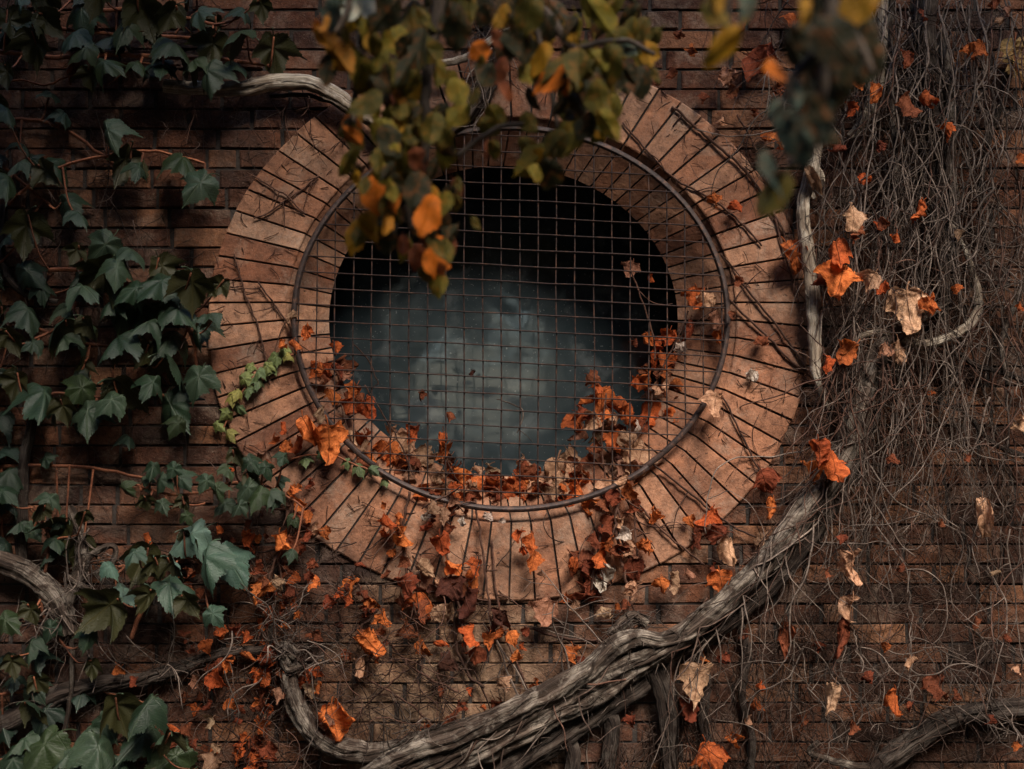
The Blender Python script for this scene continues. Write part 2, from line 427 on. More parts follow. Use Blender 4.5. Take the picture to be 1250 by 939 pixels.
win = empty('round_window', W(GAP[0], GAP[1] + GAP[3] * 1.2, .57), 'dusty grey green window pane deep inside the round brick opening', 'window')
mb = MB(); vs = [W(GAP[0], GAP[1], .57)] + [E(GAP, 2 * math.pi * k / 64, .57, 1.23) for k in range(64)]
mb.add(vs, [(0, 1 + (k + 1) % 64, 1 + k) for k in range(64)]); mb.build('pane', M['pane'], win, smooth=False)
mb = MB(); tube(mb, [(E(GAP, 2 * math.pi * k / 64, .555, 1.2), .03) for k in range(65)], 8); mb.build('frame', M['iron'], win)

# ------------------------------------------------------------------ iron grille
GR = (623.5, 388, 264.5, 232)
gr = empty('window_grille', W(GR[0], GR[1] + GR[3], -.04), 'rusty oval iron grille of thin crossed wires in a round bar rim', 'grille')
YG = -.042
mb = MB(); arc = [math.radians(a) for a in range(128, 128 + 286 + 1, 3)]
tube(mb, [(E(GR, th, YG) + Vector((0, noise.noise(Vector((th * 3, 0, 0))) * .004, 0)), .0115 * (1 + .08 * noise.noise(Vector((th * 9, 2, 0))))) for th in arc], 8, lump=.06); mb.build('rim', M['iron'], gr)
mb = MB(); arc = [math.radians(a) for a in range(51, 131, 3)]
tube(mb, [(E(GR, th, YG - .006, 1.008), .0115) for th in arc], 8, lump=.06); mb.build('rim', M['iron'], gr)
def wire(a, b_, r=.0027, y=YG):
    mb = MB(); pts = []
    for i in range(13):
        p = a.lerp(b_, i / 12); p.y = y
        if 0 < i < 12: p += noise.noise_vector(p * 5) * .004
        pts.append((p, r * (1 + .25 * noise.noise(p * 40))))
    tube(mb, pts, 6); mb.build('wire', M['iron'], gr)
k = 0; x = 366.0
while x < 886:
    dx = (x - GR[0]) / GR[2]
    if abs(dx) < .99:
        h = GR[3] * math.sqrt(1 - dx * dx); y0, y1 = GR[1] - h, GR[1] + h
        tl = (x - 620) * .012
        wire(W(x - tl * .3, y0), W(x + tl * .3, y1))
    x += 22.3 + RND.uniform(-.5, .5)
    k += 1
yy = 168.0
while yy < 615:
    # nearly level wires that drop a little to the right
    def xr(yv, side):
        lo, hi = (GR[0], GR[0] + side * GR[2])
        for _ in range(30):
            mdl = (lo + hi) / 2; yl = yv + (mdl - GR[0]) * .048
            if inside(GR, mdl, yl): lo = mdl
            else: hi = mdl
        return lo
    if inside(GR, GR[0], yy):
        xa, xb = xr(yy, -1), xr(yy, 1)
        wire(W(xa, yy + (xa - GR[0]) * .048), W(xb, yy + (xb - GR[0]) * .048), .0025, YG - .007)
    yy += 19.6 + RND.uniform(-.4, .4)

# ------------------------------------------------------------------ leaf meshes (tip towards -Z, front towards -Y, one unit long)
IVY = [(0, .03), (.07, .10), (.20, .135), (.33, .09), (.42, .0), (.52, -.10), (.575, -.22), (.66, -.38), (.53, -.36), (.44, -.41), (.36, -.43), (.345, -.52), (.30, -.60), (.25, -.70), (.15, -.82), (.06, -.92), (0, -1.02)]
OVAL = [(0, .0), (.10, .01), (.24, -.07), (.35, -.20), (.41, -.36), (.41, -.50), (.36, -.65), (.26, -.78), (.13, -.90), (.04, -.97), (0, -1.02)]
def outline(half, seed, tooth, sub):
    r = random.Random(seed); pts = []
    full = [(x * (1 + r.uniform(-.1, .1)), z * (1 + r.uniform(-.05, .05))) for x, z in half] + [(-x * (1 + r.uniform(-.1, .1)), z * (1 + r.uniform(-.05, .05))) for x, z in half[-2:0:-1]]
    m_ = len(full)
    for i in range(m_):
        a, b_ = full[i], full[(i + 1) % m_]
        for s in range(sub):
            u = s / sub; k = 1 + (tooth * (.6 if s % 2 else -.6) if s else 0)
            x, z = a[0] * (1 - u) + b_[0] * u, a[1] * (1 - u) + b_[1] * u
            pts.append((x * k, (z + .28) * k - .28))
    return pts
def leaf_mesh(name, half, material, shape, seed, tooth=.03, sub=3, rings=6, stalk=.5, stalk_r=.018, segs=4):
    pts = outline(half, seed, tooth, sub); m_ = len(pts); C = (0, -.28)
    v, uv, f = [], [], []
    def put(x, z):
        uv.append((x, z)); v.append(shape(x, z))
    put(*C)
    for q in range(1, rings + 1):
        s = (q / rings) ** .85
        for x, z in pts: put(C[0] + (x - C[0]) * s, C[1] + (z - C[1]) * s)
    for k in range(m_): f.append((0, 1 + k, 1 + (k + 1) % m_))
    for q in range(rings - 1):
        for k in range(m_):
            a = 1 + q * m_ + k; b_ = 1 + q * m_ + (k + 1) % m_; f.append((a, a + m_, b_ + m_, b_))
    mb = MB(); mb.add(v, [q[::-1] for q in f], uv)          # front faces -Y
    s0 = shape(0, 0.02); r = random.Random(seed + 99)
    d = Vector((r.uniform(-.3, .3), .5, .55))
    path = [(s0 + Vector((0, .012, 0)), stalk_r * .8), (s0 + d * stalk * .45 + Vector((0, 0, .1 * stalk)), stalk_r * .8), (s0 + d * stalk, stalk_r)]
    sm = MB(); tube(sm, spline(path, segs), 5); 
    mb.add(sm.v, sm.f, [(0, 0)] * len(sm.v))
    return mb.mesh(name, material)
def ivy_shape(seed):
    r = random.Random(seed); fold, droop, wav, lob, ph = r.uniform(.1, .6), r.uniform(.5, 1.1), r.uniform(.03, .09), r.uniform(.6, 1.3), r.uniform(0, 6)
    tw = r.uniform(-.25, .25)
    def f(x, z):
        rr = math.hypot(x, z + .28)
        y = -fold * .18 + fold * abs(x) * .55 + lob * x * x * 1.1 + droop * (z * z) * .55 + wav * math.sin(math.atan2(x, -z - .28) * 5 + ph) * rr * 2 + tw * x * z
        xx = x * (1 - .22 * fold - .1 * lob)
        return Vector((xx, y, z * (1 - .12 * droop)))
    return f
def dead_shape(seed, tight):
    r = random.Random(seed); cu = r.uniform(1.8, 4.6) * tight; ct = r.uniform(.8, 3.0) * tight; ax = r.uniform(-.7, .7); sgn = r.choice((1, 1, -1)); o = Vector((seed * 3.7, seed * 1.3, 0)); amp = r.uniform(.10, .19)
    def f(x, z):
        # roll the blade about a slanting axis, curl the tip, then crumple
        c, s = math.cos(ax), math.sin(ax); u = c * x + s * (z + .3); w_ = -s * x + c * (z + .3)
        R = 1 / max(cu, .01); a = u * cu
        if abs(a) > 4.2: a = math.copysign(4.2, a)
        u2, y = R * math.sin(a), sgn * R * (1 - math.cos(a))
        R2 = 1 / max(ct, .01); a2 = w_ * ct
        w2, y2 = R2 * math.sin(a2), -sgn * R2 * (1 - math.cos(a2)) * .6
        X, Z = c * u2 - s * w2, s * u2 + c * w2 - .3
        p = Vector((x * 3.1, z * 3.1, 0)) + o
        nv = noise.noise_vector(p); nv2 = noise.noise_vector(p * 2.7)
        rr = min(1, math.hypot(x, z + .28) * 2)
        rid = abs(noise.noise(p * 1.6)) - .25
        return Vector((X + nv.x * amp * rr, y + y2 + (nv.y * amp * 1.3 + rid * amp * 1.5 + nv2.y * amp * .6) * rr, Z + nv.z * amp * rr + nv2.z * amp * .4 * rr))
    return f
def tree_shape(seed):
    r = random.Random(seed); fold, droop, tw = r.uniform(.25, 1.0), r.uniform(-.3, .9), r.uniform(-.9, .9)
    return lambda x, z: Vector((x * (1 - .3 * fold), fold * abs(x) * .6 + droop * z * z * .5 + tw * x * z + .03 * math.sin(z * 9 + x * 4), z))
IVYM = [leaf_mesh('leaf', IVY, M['ivy_leaf'], ivy_shape(i), i, .07, 4, 6, .55) for i in range(12)]
DEADM = [leaf_mesh('dead_leaf', IVY, M['dead_leaf'], dead_shape(i, .75 + .09 * (i % 8)), i, .04, 3, 10, .35, .022) for i in range(24)]
TREEM = [leaf_mesh('leaf', OVAL, M['tree_leaf'], tree_shape(i), i, .06, 3, 5, .35, .02) for i in range(10)]

# ------------------------------------------------------------------ vines
def path_of(spec, y, n=6):
    """'x,y,r;x,y,r' in photo pixels"""
    pts = []
    for q in spec.split(';'):
        a = [float(c) for c in q.split(',')]
        yy_ = a[3] if len(a) > 3 else y
        pts.append((W(a[0], a[1], yy_), a[2] * PX))
    return spline(pts, n)
def stem(root, spec, y, m='bark', sides=22, ridges=.28, nr=5, twist=9, seed=0, n=12, name='stem', jit=.004):
    mb = MB(); pth = path_of(spec, y, n); tube(mb, pth, sides, ridges, nr, twist, seed, .10, jit)
    rmax = max(q[1] for q in pth)
    if rmax > .024:                                   # stringy cords of bark wound along the stem
        rc = random.Random(seed + 500)
        for k in range(int(10 + rmax * 130)):
            th = rc.uniform(0, 6.283); tw = rc.uniform(2.0, 5.5) * rc.choice((1, 1, 1, -.6)); i0 = rc.randrange(0, max(1, len(pth) - 8)); i1 = min(len(pth), i0 + rc.randrange(8, max(9, len(pth) // 2 + 9)))
            c_ = []; L = 0; wd = rc.uniform(.05, .17); o_ = rc.uniform(0, 50)
            for i in range(i0, i1):
                p, r_ = pth[i]; a = pth[max(i - 1, 0)][0]; b_ = pth[min(i + 1, len(pth) - 1)][0]; t = (b_ - a).normalized()
                u = t.cross(Vector((0, -1, 0))); u = u.normalized() if u.length > 1e-5 else Vector((1, 0, 0)); w_ = u.cross(t)
                L += (b_ - a).length * .5; f = th + tw * L + .5 * noise.noise(Vector((L * 5, o_, 0)))
                e = min(i - i0, i1 - 1 - i) / 4; rr = r_ * (.90 + .16 * noise.noise(Vector((o_, L * 6, 3))) - .25 * max(0, 1 - e))
                c_.append((p + (u * math.cos(f) + w_ * math.sin(f)) * rr, r_ * wd * min(1, .35 + e * .65)))
            tube(mb, c_, 6, lump=.5, seed=o_, jit=.007)
    return mb.build(name, M[m], root)
def walk(start, d, length, r, rnd, curl=.5, grav=.35, step=.018, wall=True, ymin=-.22):
    """a thin shoot that wanders, hangs and stays in front of the wall"""
    pts = [(start.copy(), r)]; p = start.copy(); d = d.normalized(); o = Vector((rnd.uniform(0, 99), rnd.uniform(0, 99), rnd.uniform(0, 99))); n_ = max(3, int(length / step))
    for i in range(n_):
        u = i / n_
        nv = noise.noise_vector(o + Vector((i * step * 7, 0, 0))); nv2 = noise.noise_vector(o + Vector((i * step * 26, 5, 0)))
        d = (d + nv * curl * .36 + nv2 * curl * .62 + Vector((0, 0, -grav * .12))).normalized()
        p = p + d * step
        if p.y > -.012: p.y = -.012; d.y = min(d.y, -.02)
        if p.y < ymin: p.y = ymin; d.y = max(d.y, .05)
        pts.append((p.copy(), r * (1 - .55 * u)))
    return pts
def shoot(root, start, d, length, r, rnd, m='tendril', side=2, name='tendril', curl=.5, grav=.35, sides=5):
    mb = MB(); p = walk(start, d, length, r, rnd, curl, grav); tube(mb, p, sides, lump=.18, seed=rnd.random() * 9)
    for _ in range(side):
        i = rnd.randrange(1, max(2, len(p) - 2)); q, rr = p[i]
        dd = Vector((rnd.uniform(-1, 1), rnd.uniform(-.5, .2), rnd.uniform(-.9, .35)))
        s = walk(q, dd, length * rnd.uniform(.15, .5), rr * .72, rnd, curl * 1.3, grav)
        tube(mb, s, 4, lump=.15)
        if rnd.random() < .5 and len(s) > 4:
            q2 = s[len(s) // 2]; tube(mb, walk(q2[0], Vector((rnd.uniform(-1, 1), -.1, rnd.uniform(-1, .3))), length * rnd.uniform(.1, .25), q2[1] * .75, rnd, curl * 1.4, grav), 4)
    return mb.build(name, M[m], root)

R2 = random.Random(21)
# great trunk that climbs from lower centre up to the right of the ring
v1 = empty('woody_vine', W(520, 939, -.06), 'thickest grey woody vine, rising from bottom centre to the right of the brick ring', 'vine', )
stem(v1, '1160,368,4;1122,390,7;1092,412,10;1070,438,14;1054,480,16;1038,535,17;1012,585,16.5;975,636,16;932,688,15.5;882,736,15;836,772,14;792,800,13;745,820,13;700,846,12.5;650,874,12.5;595,902,12;540,926,12;480,950,11', -.12, 'bark', 34, .34, 6, 7, 1, 14)
stem(v1, '1085,430,8;1066,480,13;1052,540,13;1030,590,12;1000,640,12;958,696,12;905,745,12;850,785,11;800,806,10', -.06, 'bark_dark', 20, .3, 5, 8, 2)
stem(v1, '850,772,7;812,782,10;775,778,12;748,790,14;722,815,15;685,838,15;640,862,14;595,884,14;550,904,13;505,918,12;470,932,11;440,950,10', -.14, 'bark', 28, .34, 6, 8, 3, 14)
stem(v1, '800,800,12;765,822,15;720,850,17;670,874,17;620,900,17;570,925,17;520,945,16', -.10, 'bark', 26, .34, 6, 9, 4, 14)
stem(v1, '820,800,11;780,836,14;730,868,16;680,900,17;630,930,17;590,955,16', -.04, 'bark_dark', 22, .3, 5, 9, 5)
stem(v1, '352,800,10;354,835,12;366,868,13;384,895,14;410,912,14;445,919,13;480,914,12;512,902,10;535,890,7', -.07, 'bark', 24, .28, 5, 10, 6, 12)
stem(v1, '640,860,8;615,868,9;585,880,9;550,890,7;520,900,6', -.13, 'bark', 14, .25, 4, 10, 7)
stem(v1, '778,790,9;792,815,8;806,850,7;812,900,6;815,945,6', -.07, 'bark_dark', 14, .25, 4, 10, 8)
stem(v1, '745,775,8;760,760,9;774,752,7;790,762,6', -.10, 'bark', 14, .3, 4, 14, 9)
stem(v1, '362,800,8;345,790,9;352,815,8;372,812,6', -.09, 'bark', 14, .35, 4, 14, 10)
stem(v1, '382,900,5;362,880,5;350,862,4;346,840,3', -.08, 'bark', 10, .25, 4, 10, 11)
# vine over the ring at upper left
def wrapped(root, spec, y, nn, seed):
    r = random.Random(seed); pth = path_of(spec, y, 12)
    for k in range(nn):
        mb = MB(); i0 = r.randrange(0, len(pth) - 14); i1 = min(len(pth), i0 + r.randrange(12, 46)); th = r.uniform(0, 6.28); tw = r.uniform(4, 13) * r.choice((1, -1)); L = 0; c_ = []; o_ = r.uniform(0, 99); rad = r.uniform(.0016, .0042)
        for i in range(i0, i1):
            p, r_ = pth[i]; a = pth[max(i - 1, 0)][0]; b_ = pth[min(i + 1, len(pth) - 1)][0]; t = (b_ - a).normalized(); u = t.cross(Vector((0, -1, 0))).normalized(); w_ = u.cross(t)
            L += (b_ - a).length * .5; f = th + tw * L + 1.2 * noise.noise(Vector((L * 7, o_, 0))); rr = r_ * (1.06 + .35 * max(0, noise.noise(Vector((o_, L * 8, 3))))) + rad
            c_.append((p + (u * math.cos(f) + w_ * math.sin(f)) * rr, rad))
        e = walk(c_[-1][0], Vector((r.uniform(-.6, .6), -.2, -.8)), r.uniform(.1, .5), rad, r, .7, .5); tube(mb, c_ + e[1:], 5, lump=.2)
        mb.build('tendril', M[r.choice(('tendril', 'creeper', 'rootlet'))], root)
wrapped(v1, '1122,390,7;1092,412,10;1070,438,14;1054,480,16;1038,535,17;1012,585,16.5;975,636,16;932,688,15.5;882,736,15;836,772,14;792,800,13;745,820,13;700,846,12.5;650,874,12.5;595,902,12;540,926,12;480,950,11', -.12, 34, 61)
stem(v1, '800,805,9;815,840,9;822,880,8;818,920,8;822,955,8', -.05, 'bark_dark', 14, .3, 5, 9, 41)
stem(v1, '850,790,7;862,830,7;858,880,6;868,920,6;866,955,6', -.035, 'bark_dark', 12, .3, 5, 9, 42)
stem(v1, '740,850,10;748,890,10;742,930,9;750,960,9', -.04, 'bark_dark', 14, .3, 5, 9, 43)
stem(v1, '690,890,9;700,920,9;694,960,9', -.05, 'bark_dark', 14, .3, 5, 9, 44)
stem(v1, '900,750,6;912,800,6;905,850,5;918,900,5;915,950,5', -.035, 'bark_dark', 12, .3, 5, 9, 45)
v2 = empty('woody_vine', W(215, 105, -.05), 'bent pale woody vine arching over the brick ring at its upper left', 'vine')
stem(v2, '200,104,8;235,108,9;290,109,10;335,101,10;375,101,10;405,113,10;435,133,10;462,152,9;486,166,8;510,172,6', -.09, 'bark_spotted', 22, .26, 5, 9, 12)
stem(v2, '330,118,3;370,116,3;402,124,3;428,140,2.5', -.05, 'bark_dark', 8, .2, 3, 9, 13)
# rough stem that drops from the top edge to the rim
v3 = empty('woody_vine', W(600, -15, -.05), 'rough dark stem dropping from the top edge behind the blurred yellow leaves', 'vine')
stem(v3, '606,-20,15;604,20,15;606,60,14;596,95,13;580,125,12;562,148,10;545,166,7', -.055, 'bark_dark', 22, .3, 5, 9, 14)
stem(v3, '624,36,4;602,48,5;572,68,5;548,76,5;520,77,4', -.12, 'bark_spotted', 10, .2, 3, 9, 15)
# speckled upright stem right of the ring
v4 = empty('woody_vine', W(995, 440, -.05), 'straight speckled pale stem standing upright just right of the brick ring', 'vine')
stem(v4, '1004,120,3;1000,160,6;992,200,8.5;986,225,8;981,250,8;983,290,8.5;989,330,9;993,370,9;995,410,8.5;995,445,7;1000,475,4;1012,500,2', -.10, 'bark_spotted', 18, .14, 4, 3, 16)
stem(v4, '995,206,6;1001,216,6;998,232,5;990,242,5', -.075, 'bark_spotted', 10, .2, 4, 3, 17)
# tangled trunks at the right
v5 = empty('woody_vine', W(1130, 420, -.05), 'mass of upright fibrous stems with grey tendrils hanging down the right of the wall', 'vine')
stem(v5, '1134,-20,15;1130,40,14;1138,90,14;1142,140,13;1146,190,13;1146,250,14;1150,300,13;1152,340,12;1146,390,9', -.06, 'bark_dark', 22, .34, 6, 8, 18)
stem(v5, '1150,40,6;1158,100,7;1164,150,7;1160,200,7;1166,260,6;1160,330,5', -.09, 'bark', 14, .3, 4, 9, 19)
stem(v5, '1078,-20,8;1080,40,10;1074,80,10;1066,120,8;1052,150,7;1036,168,5', -.075, 'bark_spotted', 16, .24, 4, 6, 20)
stem(v5, '1090,-20,4;1086,60,4;1088,130,4;1094,200,4;1090,270,3.5', -.1, 'bark', 10, .25, 4, 9, 21)
v6 = empty('woody_vine', W(1190, 340, -.06), 'grey stem looping like a hook beside the right hand trunks', 'vine')
stem(v6, '1160,270,1.6;1178,305,3;1188,335,4;1194,358,5;1192,382,6;1176,402,6;1150,415,6;1120,420,6;1095,412,5;1070,405,4;1040,415,4', -.12, 'bark_spotted', 12, .14, 4, 8, 22)
v7 = empty('woody_vine', W(1240, 870, -.05), 'dark thick vine crossing the bottom right corner', 'vine')
stem(v7, '1270,860,12;1235,865,12;1195,868,12;1155,880,13;1120,900,14;1090,922,14;1060,950,13', -.07, 'bark_dark', 22, .32, 5, 8, 23)
stem(v7, '1000,905,4;988,918,4;1020,930,5;1060,938,6', -.1, 'bark', 12, .2, 4, 8, 24)
v8 = empty('woody_vine', W(25, 690, -.05), 'brown vine bending in from the left edge with an upright grey fork', 'vine')
stem(v8, '-25,676,11;10,688,13;40,703,14;64,725,14;78,750,12;86,775,9', -.09, 'bark', 22, .26, 5, 9, 25)
stem(v8, '80,748,6;88,720,8;100,690,9;99,660,8;94,640,7;84,618,5', -.08, 'bark', 16, .24, 4, 9, 26)
stem(v8, '26,690,8;27,650,8;26,600,8;30,560,7;38,520,6;40,490,5', -.05, 'bark_dark', 16, .26, 4, 9, 27)
stem(v8, '82,705,5;105,720,5;118,735,4;126,750,3', -.1, 'bark', 12, .3, 4, 12, 28)
stem(v8, '100,690,4;120,672,5;140,668,4;136,690,4;118,700,4;128,712,3', -.09, 'bark', 12, .35, 4, 16, 29)
stem(v8, '86,760,3;88,800,3;86,850,3;76,910,3;74,945,3', -.09, 'bark', 8, .2, 3, 8, 30)
v9 = empty('woody_vine', W(200, 830, -.04), 'dark low vine running across the shaded bricks near bottom left', 'vine')
stem(v9, '-25,900,14;30,872,14;70,850,13;120,836,11;170,830,9;220,815,9;270,800,8;330,792,6', -.05, 'bark_dark', 20, .3, 5, 9, 31)
v10 = empty('woody_vine', W(10, 330, -.04), 'thin dark stem curving away from the left edge below the ivy', 'vine')
stem(v10, '4,250,5;0,300,5;6,330,5;22,352,5;44,362,4;70,368,3', -.05, 'bark_dark', 10, .2, 4, 9, 32)
v11 = empty('woody_vine', W(1250, 500, -.05), 'pale bare branch forking across the bricks at the far right edge', 'vine')
stem(v11, '1262,320,3;1240,370,4;1222,420,3.5;1230,470,3', -.08, 'bark', 8, .2, 4, 9, 33)
stem(v11, '1170,430,2.5;1195,448,4;1225,455,4;1262,470,4', -.07, 'bark_dark', 8, .2, 4, 9, 34)
stem(v11, '1262,560,4;1225,548,4;1200,530,3.5;1180,505,2.5;1140,490,2', -.07, 'bark_dark', 8, .2, 4, 9, 35)
stem(v11, '1262,20,4;1238,60,4;1228,110,3.5;1208,170,4;1196,240,4;1204,300,3', -.06, 'bark_dark', 10, .2, 4, 9, 36)

# hanging tendrils: each grows from the vine it belongs to
def rain(root, nn, xr_, yr_, len_, r_, seed, dirs=(0, -1), m='tendril', y_=(-.14, -.03), side=(1, 4), curl=.5, grav=.4):
    r = random.Random(seed)
    for _ in range(nn):
        if isinstance(xr_, list):
            q = r.choice(xr_); x, y = q[0] + r.uniform(-14, 14), q[1] + r.uniform(-10, 10)
        else: x, y = r.uniform(*xr_), r.uniform(*yr_)
        d = Vector((dirs[0] + r.uniform(-.55, .55), r.uniform(-.25, .2), dirs[1] + r.uniform(-.2, .3)))
        shoot(root, W(x, y, r.uniform(*y_)), d, r.uniform(*len_), r.uniform(*r_), r, m, r.randint(*side), curl=curl, grav=grav)
rain(v5, 60, (1040, 1215), (-30, 240), (.35, 1.1), (.0026, .0046), 1)
rain(v5, 24, (1060, 1200), (200, 480), (.3, .95), (.0024, .0042), 2)
v12 = empty('hanging_vine', W(1110, -30, -.12), 'long thin brown stems hanging nearly straight down from the top edge at right', 'vine')
rain(v12, 34, (1030, 1262), (-60, 40), (.9, 2.3), (.0022, .0042), 71, m='tendril', y_=(-.20, -.06), side=(1, 4), curl=.42, grav=.9)
rain(v12, 34, (1040, 1250), (-40, 420), (.7, 1.7), (.0020, .0036), 72, m='creeper', y_=(-.20, -.05), side=(1, 4), curl=.5, grav=.8)
rain(v12, 22, (1000, 1230), (60, 700), (.25, .7), (.0018, .0034), 73, dirs=(.9, -.2), y_=(-.20, -.06), curl=.8, grav=.1)
rain(v12, 14, (905, 1050), (-30, 160), (.25, .6), (.0024, .004), 3, curl=.65)
rain(v12, 10, (1020, 1130), (60, 380), (.2, .5), (.0024, .004), 13, dirs=(.8, .1), curl=.7, grav=.2)
rain(v4, 9, (985, 1075), (210, 330), (.2, .45), (.002, .0034), 4)
rain(v4, 5, (990, 1000), (240, 430), (.25, .5), (.003, .0042), 5, dirs=(.7, -.7), curl=.3)
rain(v1, 16, (1020, 1110), (395, 470), (.3, .9), (.0024, .0042), 66, dirs=(-.1, -1), y_=(-.24, -.17), m='creeper')
rain(v1, 24, [(1060, 450), (1055, 480), (1045, 520), (1030, 560), (1075, 430), (1020, 590)], None, (.3, .95), (.0024, .0045), 6, dirs=(.15, -1))
rain(v1, 14, [(960, 665), (920, 700), (880, 740), (850, 770), (800, 800)], None, (.2, .7), (.0022, .004), 7)
rain(v1, 12, [(760, 800), (720, 830), (680, 850), (640, 870), (600, 890), (550, 905)], None, (.12, .4), (.0022, .004), 8, m='tendril')
rain(v1, 14, [(352, 800), (362, 810), (350, 760)], None, (.10, .35), (.0022, .0042), 9, dirs=(0, .3), curl=.9)
rain(v1, 6, [(640, 860), (690, 830), (740, 790)], None, (.2, .5), (.0028, .005), 10, dirs=(-.6, .7), m='tendril', curl=.4, grav=.1)
rain(v11, 26, (1190, 1262), (300, 760), (.3, .8), (.0022, .004), 11)
rain(v11, 10, (1180, 1262), (100, 420), (.3, .7), (.0022, .004), 15, dirs=(-.4, -1))
rain(v7, 40, (950, 1240), (760, 880), (.15, .6), (.0020, .0036), 12, dirs=(.3, -.3), curl=.7, grav=.15)
rain(v6, 18, (1060, 1190), (395, 425), (.25, .8), (.0022, .004), 14)
rain(v3, 14, [(600, 10), (600, 50), (590, 90), (580, 20)], None, (.15, .4), (.002, .0036), 16, curl=.6)
rain(v2, 12, (215, 490), (105, 160), (.10, .3), (.0018, .003), 17, m='creeper', y_=(-.06, -.03))
rain(v8, 20, [(84, 750), (90, 700), (110, 690), (70, 740), (95, 640)], None, (.15, .55), (.002, .0036), 18, curl=.7)
rain(v9, 16, (120, 420), (745, 830), (.15, .5), (.002, .0034), 19, dirs=(.4, -.3), curl=.7, grav=.2)
rain(v9, 24, (240, 560), (690, 900), (.15, .45), (.0014, .0028), 74, dirs=(.5, -.3), m='creeper', curl=.8, grav=.1)
rain(v10, 10, (5, 200), (120, 420), (.15, .45), (.0018, .003), 20, m='rootlet')

# fine rootlets and broken creeper feet clinging to the wall: past counting
def fuzz(name, label_none, nn, pick, len_, r_, seed, m='rootlet', y=(-.05, -.012), dirs=None):
    r = random.Random(seed); mb = MB()
    for _ in range(nn):
        x, yp = pick(r)
        d = Vector((r.uniform(-1, 1), r.uniform(-.2, .05), r.uniform(-1, .6))) if dirs is None else dirs(r)
        s = walk(W(x, yp, r.uniform(*y)), d, r.uniform(*len_), r.uniform(*r_), r, .9, .2, .02)
        tube(mb, s, 3)
    return tag(mb.build(name, M[m]), label_none, 'rootlets', kind='stuff')
def pr(r):
    while True:
        x = min(1270, max(880, r.gauss(1110, 95))) if r.random() < .65 else r.uniform(900, 1260); y = r.uniform(-20, 950)
        if not inside(OUT, x, y, 1.02): return x, y
fuzz('rootlets', 'fine tangled grey rootlets spread over the bricks on the right of the wall', 1350, pr, (.08, .45), (.0012, .0023), 31, 'rootlet', (-.10, -.014), lambda r: Vector((r.uniform(-.8, .8), r.uniform(-.2, .05), r.uniform(-1.2, .3))))
def pd(r):
    x = r.uniform(690, 1000); return x, r.uniform(max(770, 1000 - (x - 640) * .8) if x < 900 else 740, 950)
fuzz('rootlets', 'dense dark rootlets hanging in the shade below the thick grey vine', 420, pd, (.08, .35), (.0012, .0028), 35, 'rootlet', (-.10, -.014), lambda r: Vector((r.uniform(-.5, .5), r.uniform(-.2, .1), -1)))
def pl(r):
    while True:
        x, y = r.uniform(-20, 760), r.uniform(-10, 950)
        if not inside(OUT, x, y, 1.02) and (y > 560 or x < 330): return x, y
fuzz('rootlets', 'fine dark rootlets over the shaded bricks at the left and below the window', 900, pl, (.06, .28), (.0009, .0018), 32, 'rootlet', (-.04, -.012))
def pt(r):
    th = r.uniform(0, 6.283); u = r.uniform(.78, 1.0)
    return OUT[0] + OUT[2] * u * math.cos(th), OUT[1] + OUT[3] * u * math.sin(th)
fuzz('rootlets', 'short dark creeper feet stuck to the radial bricks of the ring', 330, pt, (.015, .075), (.0010, .0021), 33, 'creeper', (-.028, -.024))
def pb(r): return r.gauss(370, 130), r.uniform(660, 950)
fuzz('rootlets', 'dark broken twigs and rootlets crowding the bricks below the left of the ring', 520, pb, (.06, .30), (.0012, .0026), 36, 'rootlet', (-.08, -.014))
def pk(r):
    c = r.choice(((352, 760, 34, 34), (125, 685, 30, 20), (770, 765, 26, 24), (1066, 440, 24, 22), (760, 780, 34, 18), (1140, 120, 40, 90), (1060, 440, 40, 30), (600, 40, 22, 40), (500, 890, 60, 16), (690, 845, 60, 22)))
    return r.gauss(c[0], c[2] * .5), r.gauss(c[1], c[3] * .5)
fuzz('rootlets', 'knots of short bleached twigs bunched round the vine stems', 420, pk, (.05, .2), (.0012, .0026), 34, 'tendril', (-.16, -.05))

# thin creeper stems drawn over the ring and bricks
def creeper(label, specs, m='creeper', y=-.03, seed=0, side=3):
    a = specs[0].split(';')[0].split(',')
    root = empty('creeper', W(float(a[0]), float(a[1]), y), label, 'creeper')
    r = random.Random(seed)
    for i, sp_ in enumerate(specs):
        mb = MB(); p = path_of(sp_, y, 10); tube(mb, p, 5, lump=.2, jit=.006, seed=i)
        for _ in range(side):
            q = p[r.randrange(1, len(p) - 1)]
            tube(mb, walk(q[0], Vector((r.uniform(-1, 1), -.02, r.uniform(-1, .4))), r.uniform(.04, .2), q[1] * .6, r, .6, .2), 4)
        mb.build('stem', M[m], root)
    return root
creeper('two thin brown creeper stems slanting across the right side of the brick ring', ['880,310,1.4;910,352,1.4;950,400,1.5;985,452,1.6', '888,365,1.6;930,405,1.6;965,440,1.6;985,455,1.6;1010,480,1.5;1020,500,1.4'], seed=1)
creeper('thin brown creeper stems over the upper right of the brick ring', ['820,130,1.8;860,165,1.8;915,215,1.8;950,270,1.6;965,310,1.4', '760,150,1.2;820,215,1.4;880,250,1.4;930,300,1.3', '900,140,1.3;930,200,1.4;950,280,1.3;975,370,1.4'], seed=2)
creeper('thin brown creeper stem crossing the lower right of the brick ring', ['795,565,1.3;840,600,1.4;890,640,1.4;950,668,1.4;1000,690,1.2', '880,480,1.2;920,560,1.3;945,610,1.3', '770,600,1.2;800,640,1.3;860,690,1.3'], seed=3)
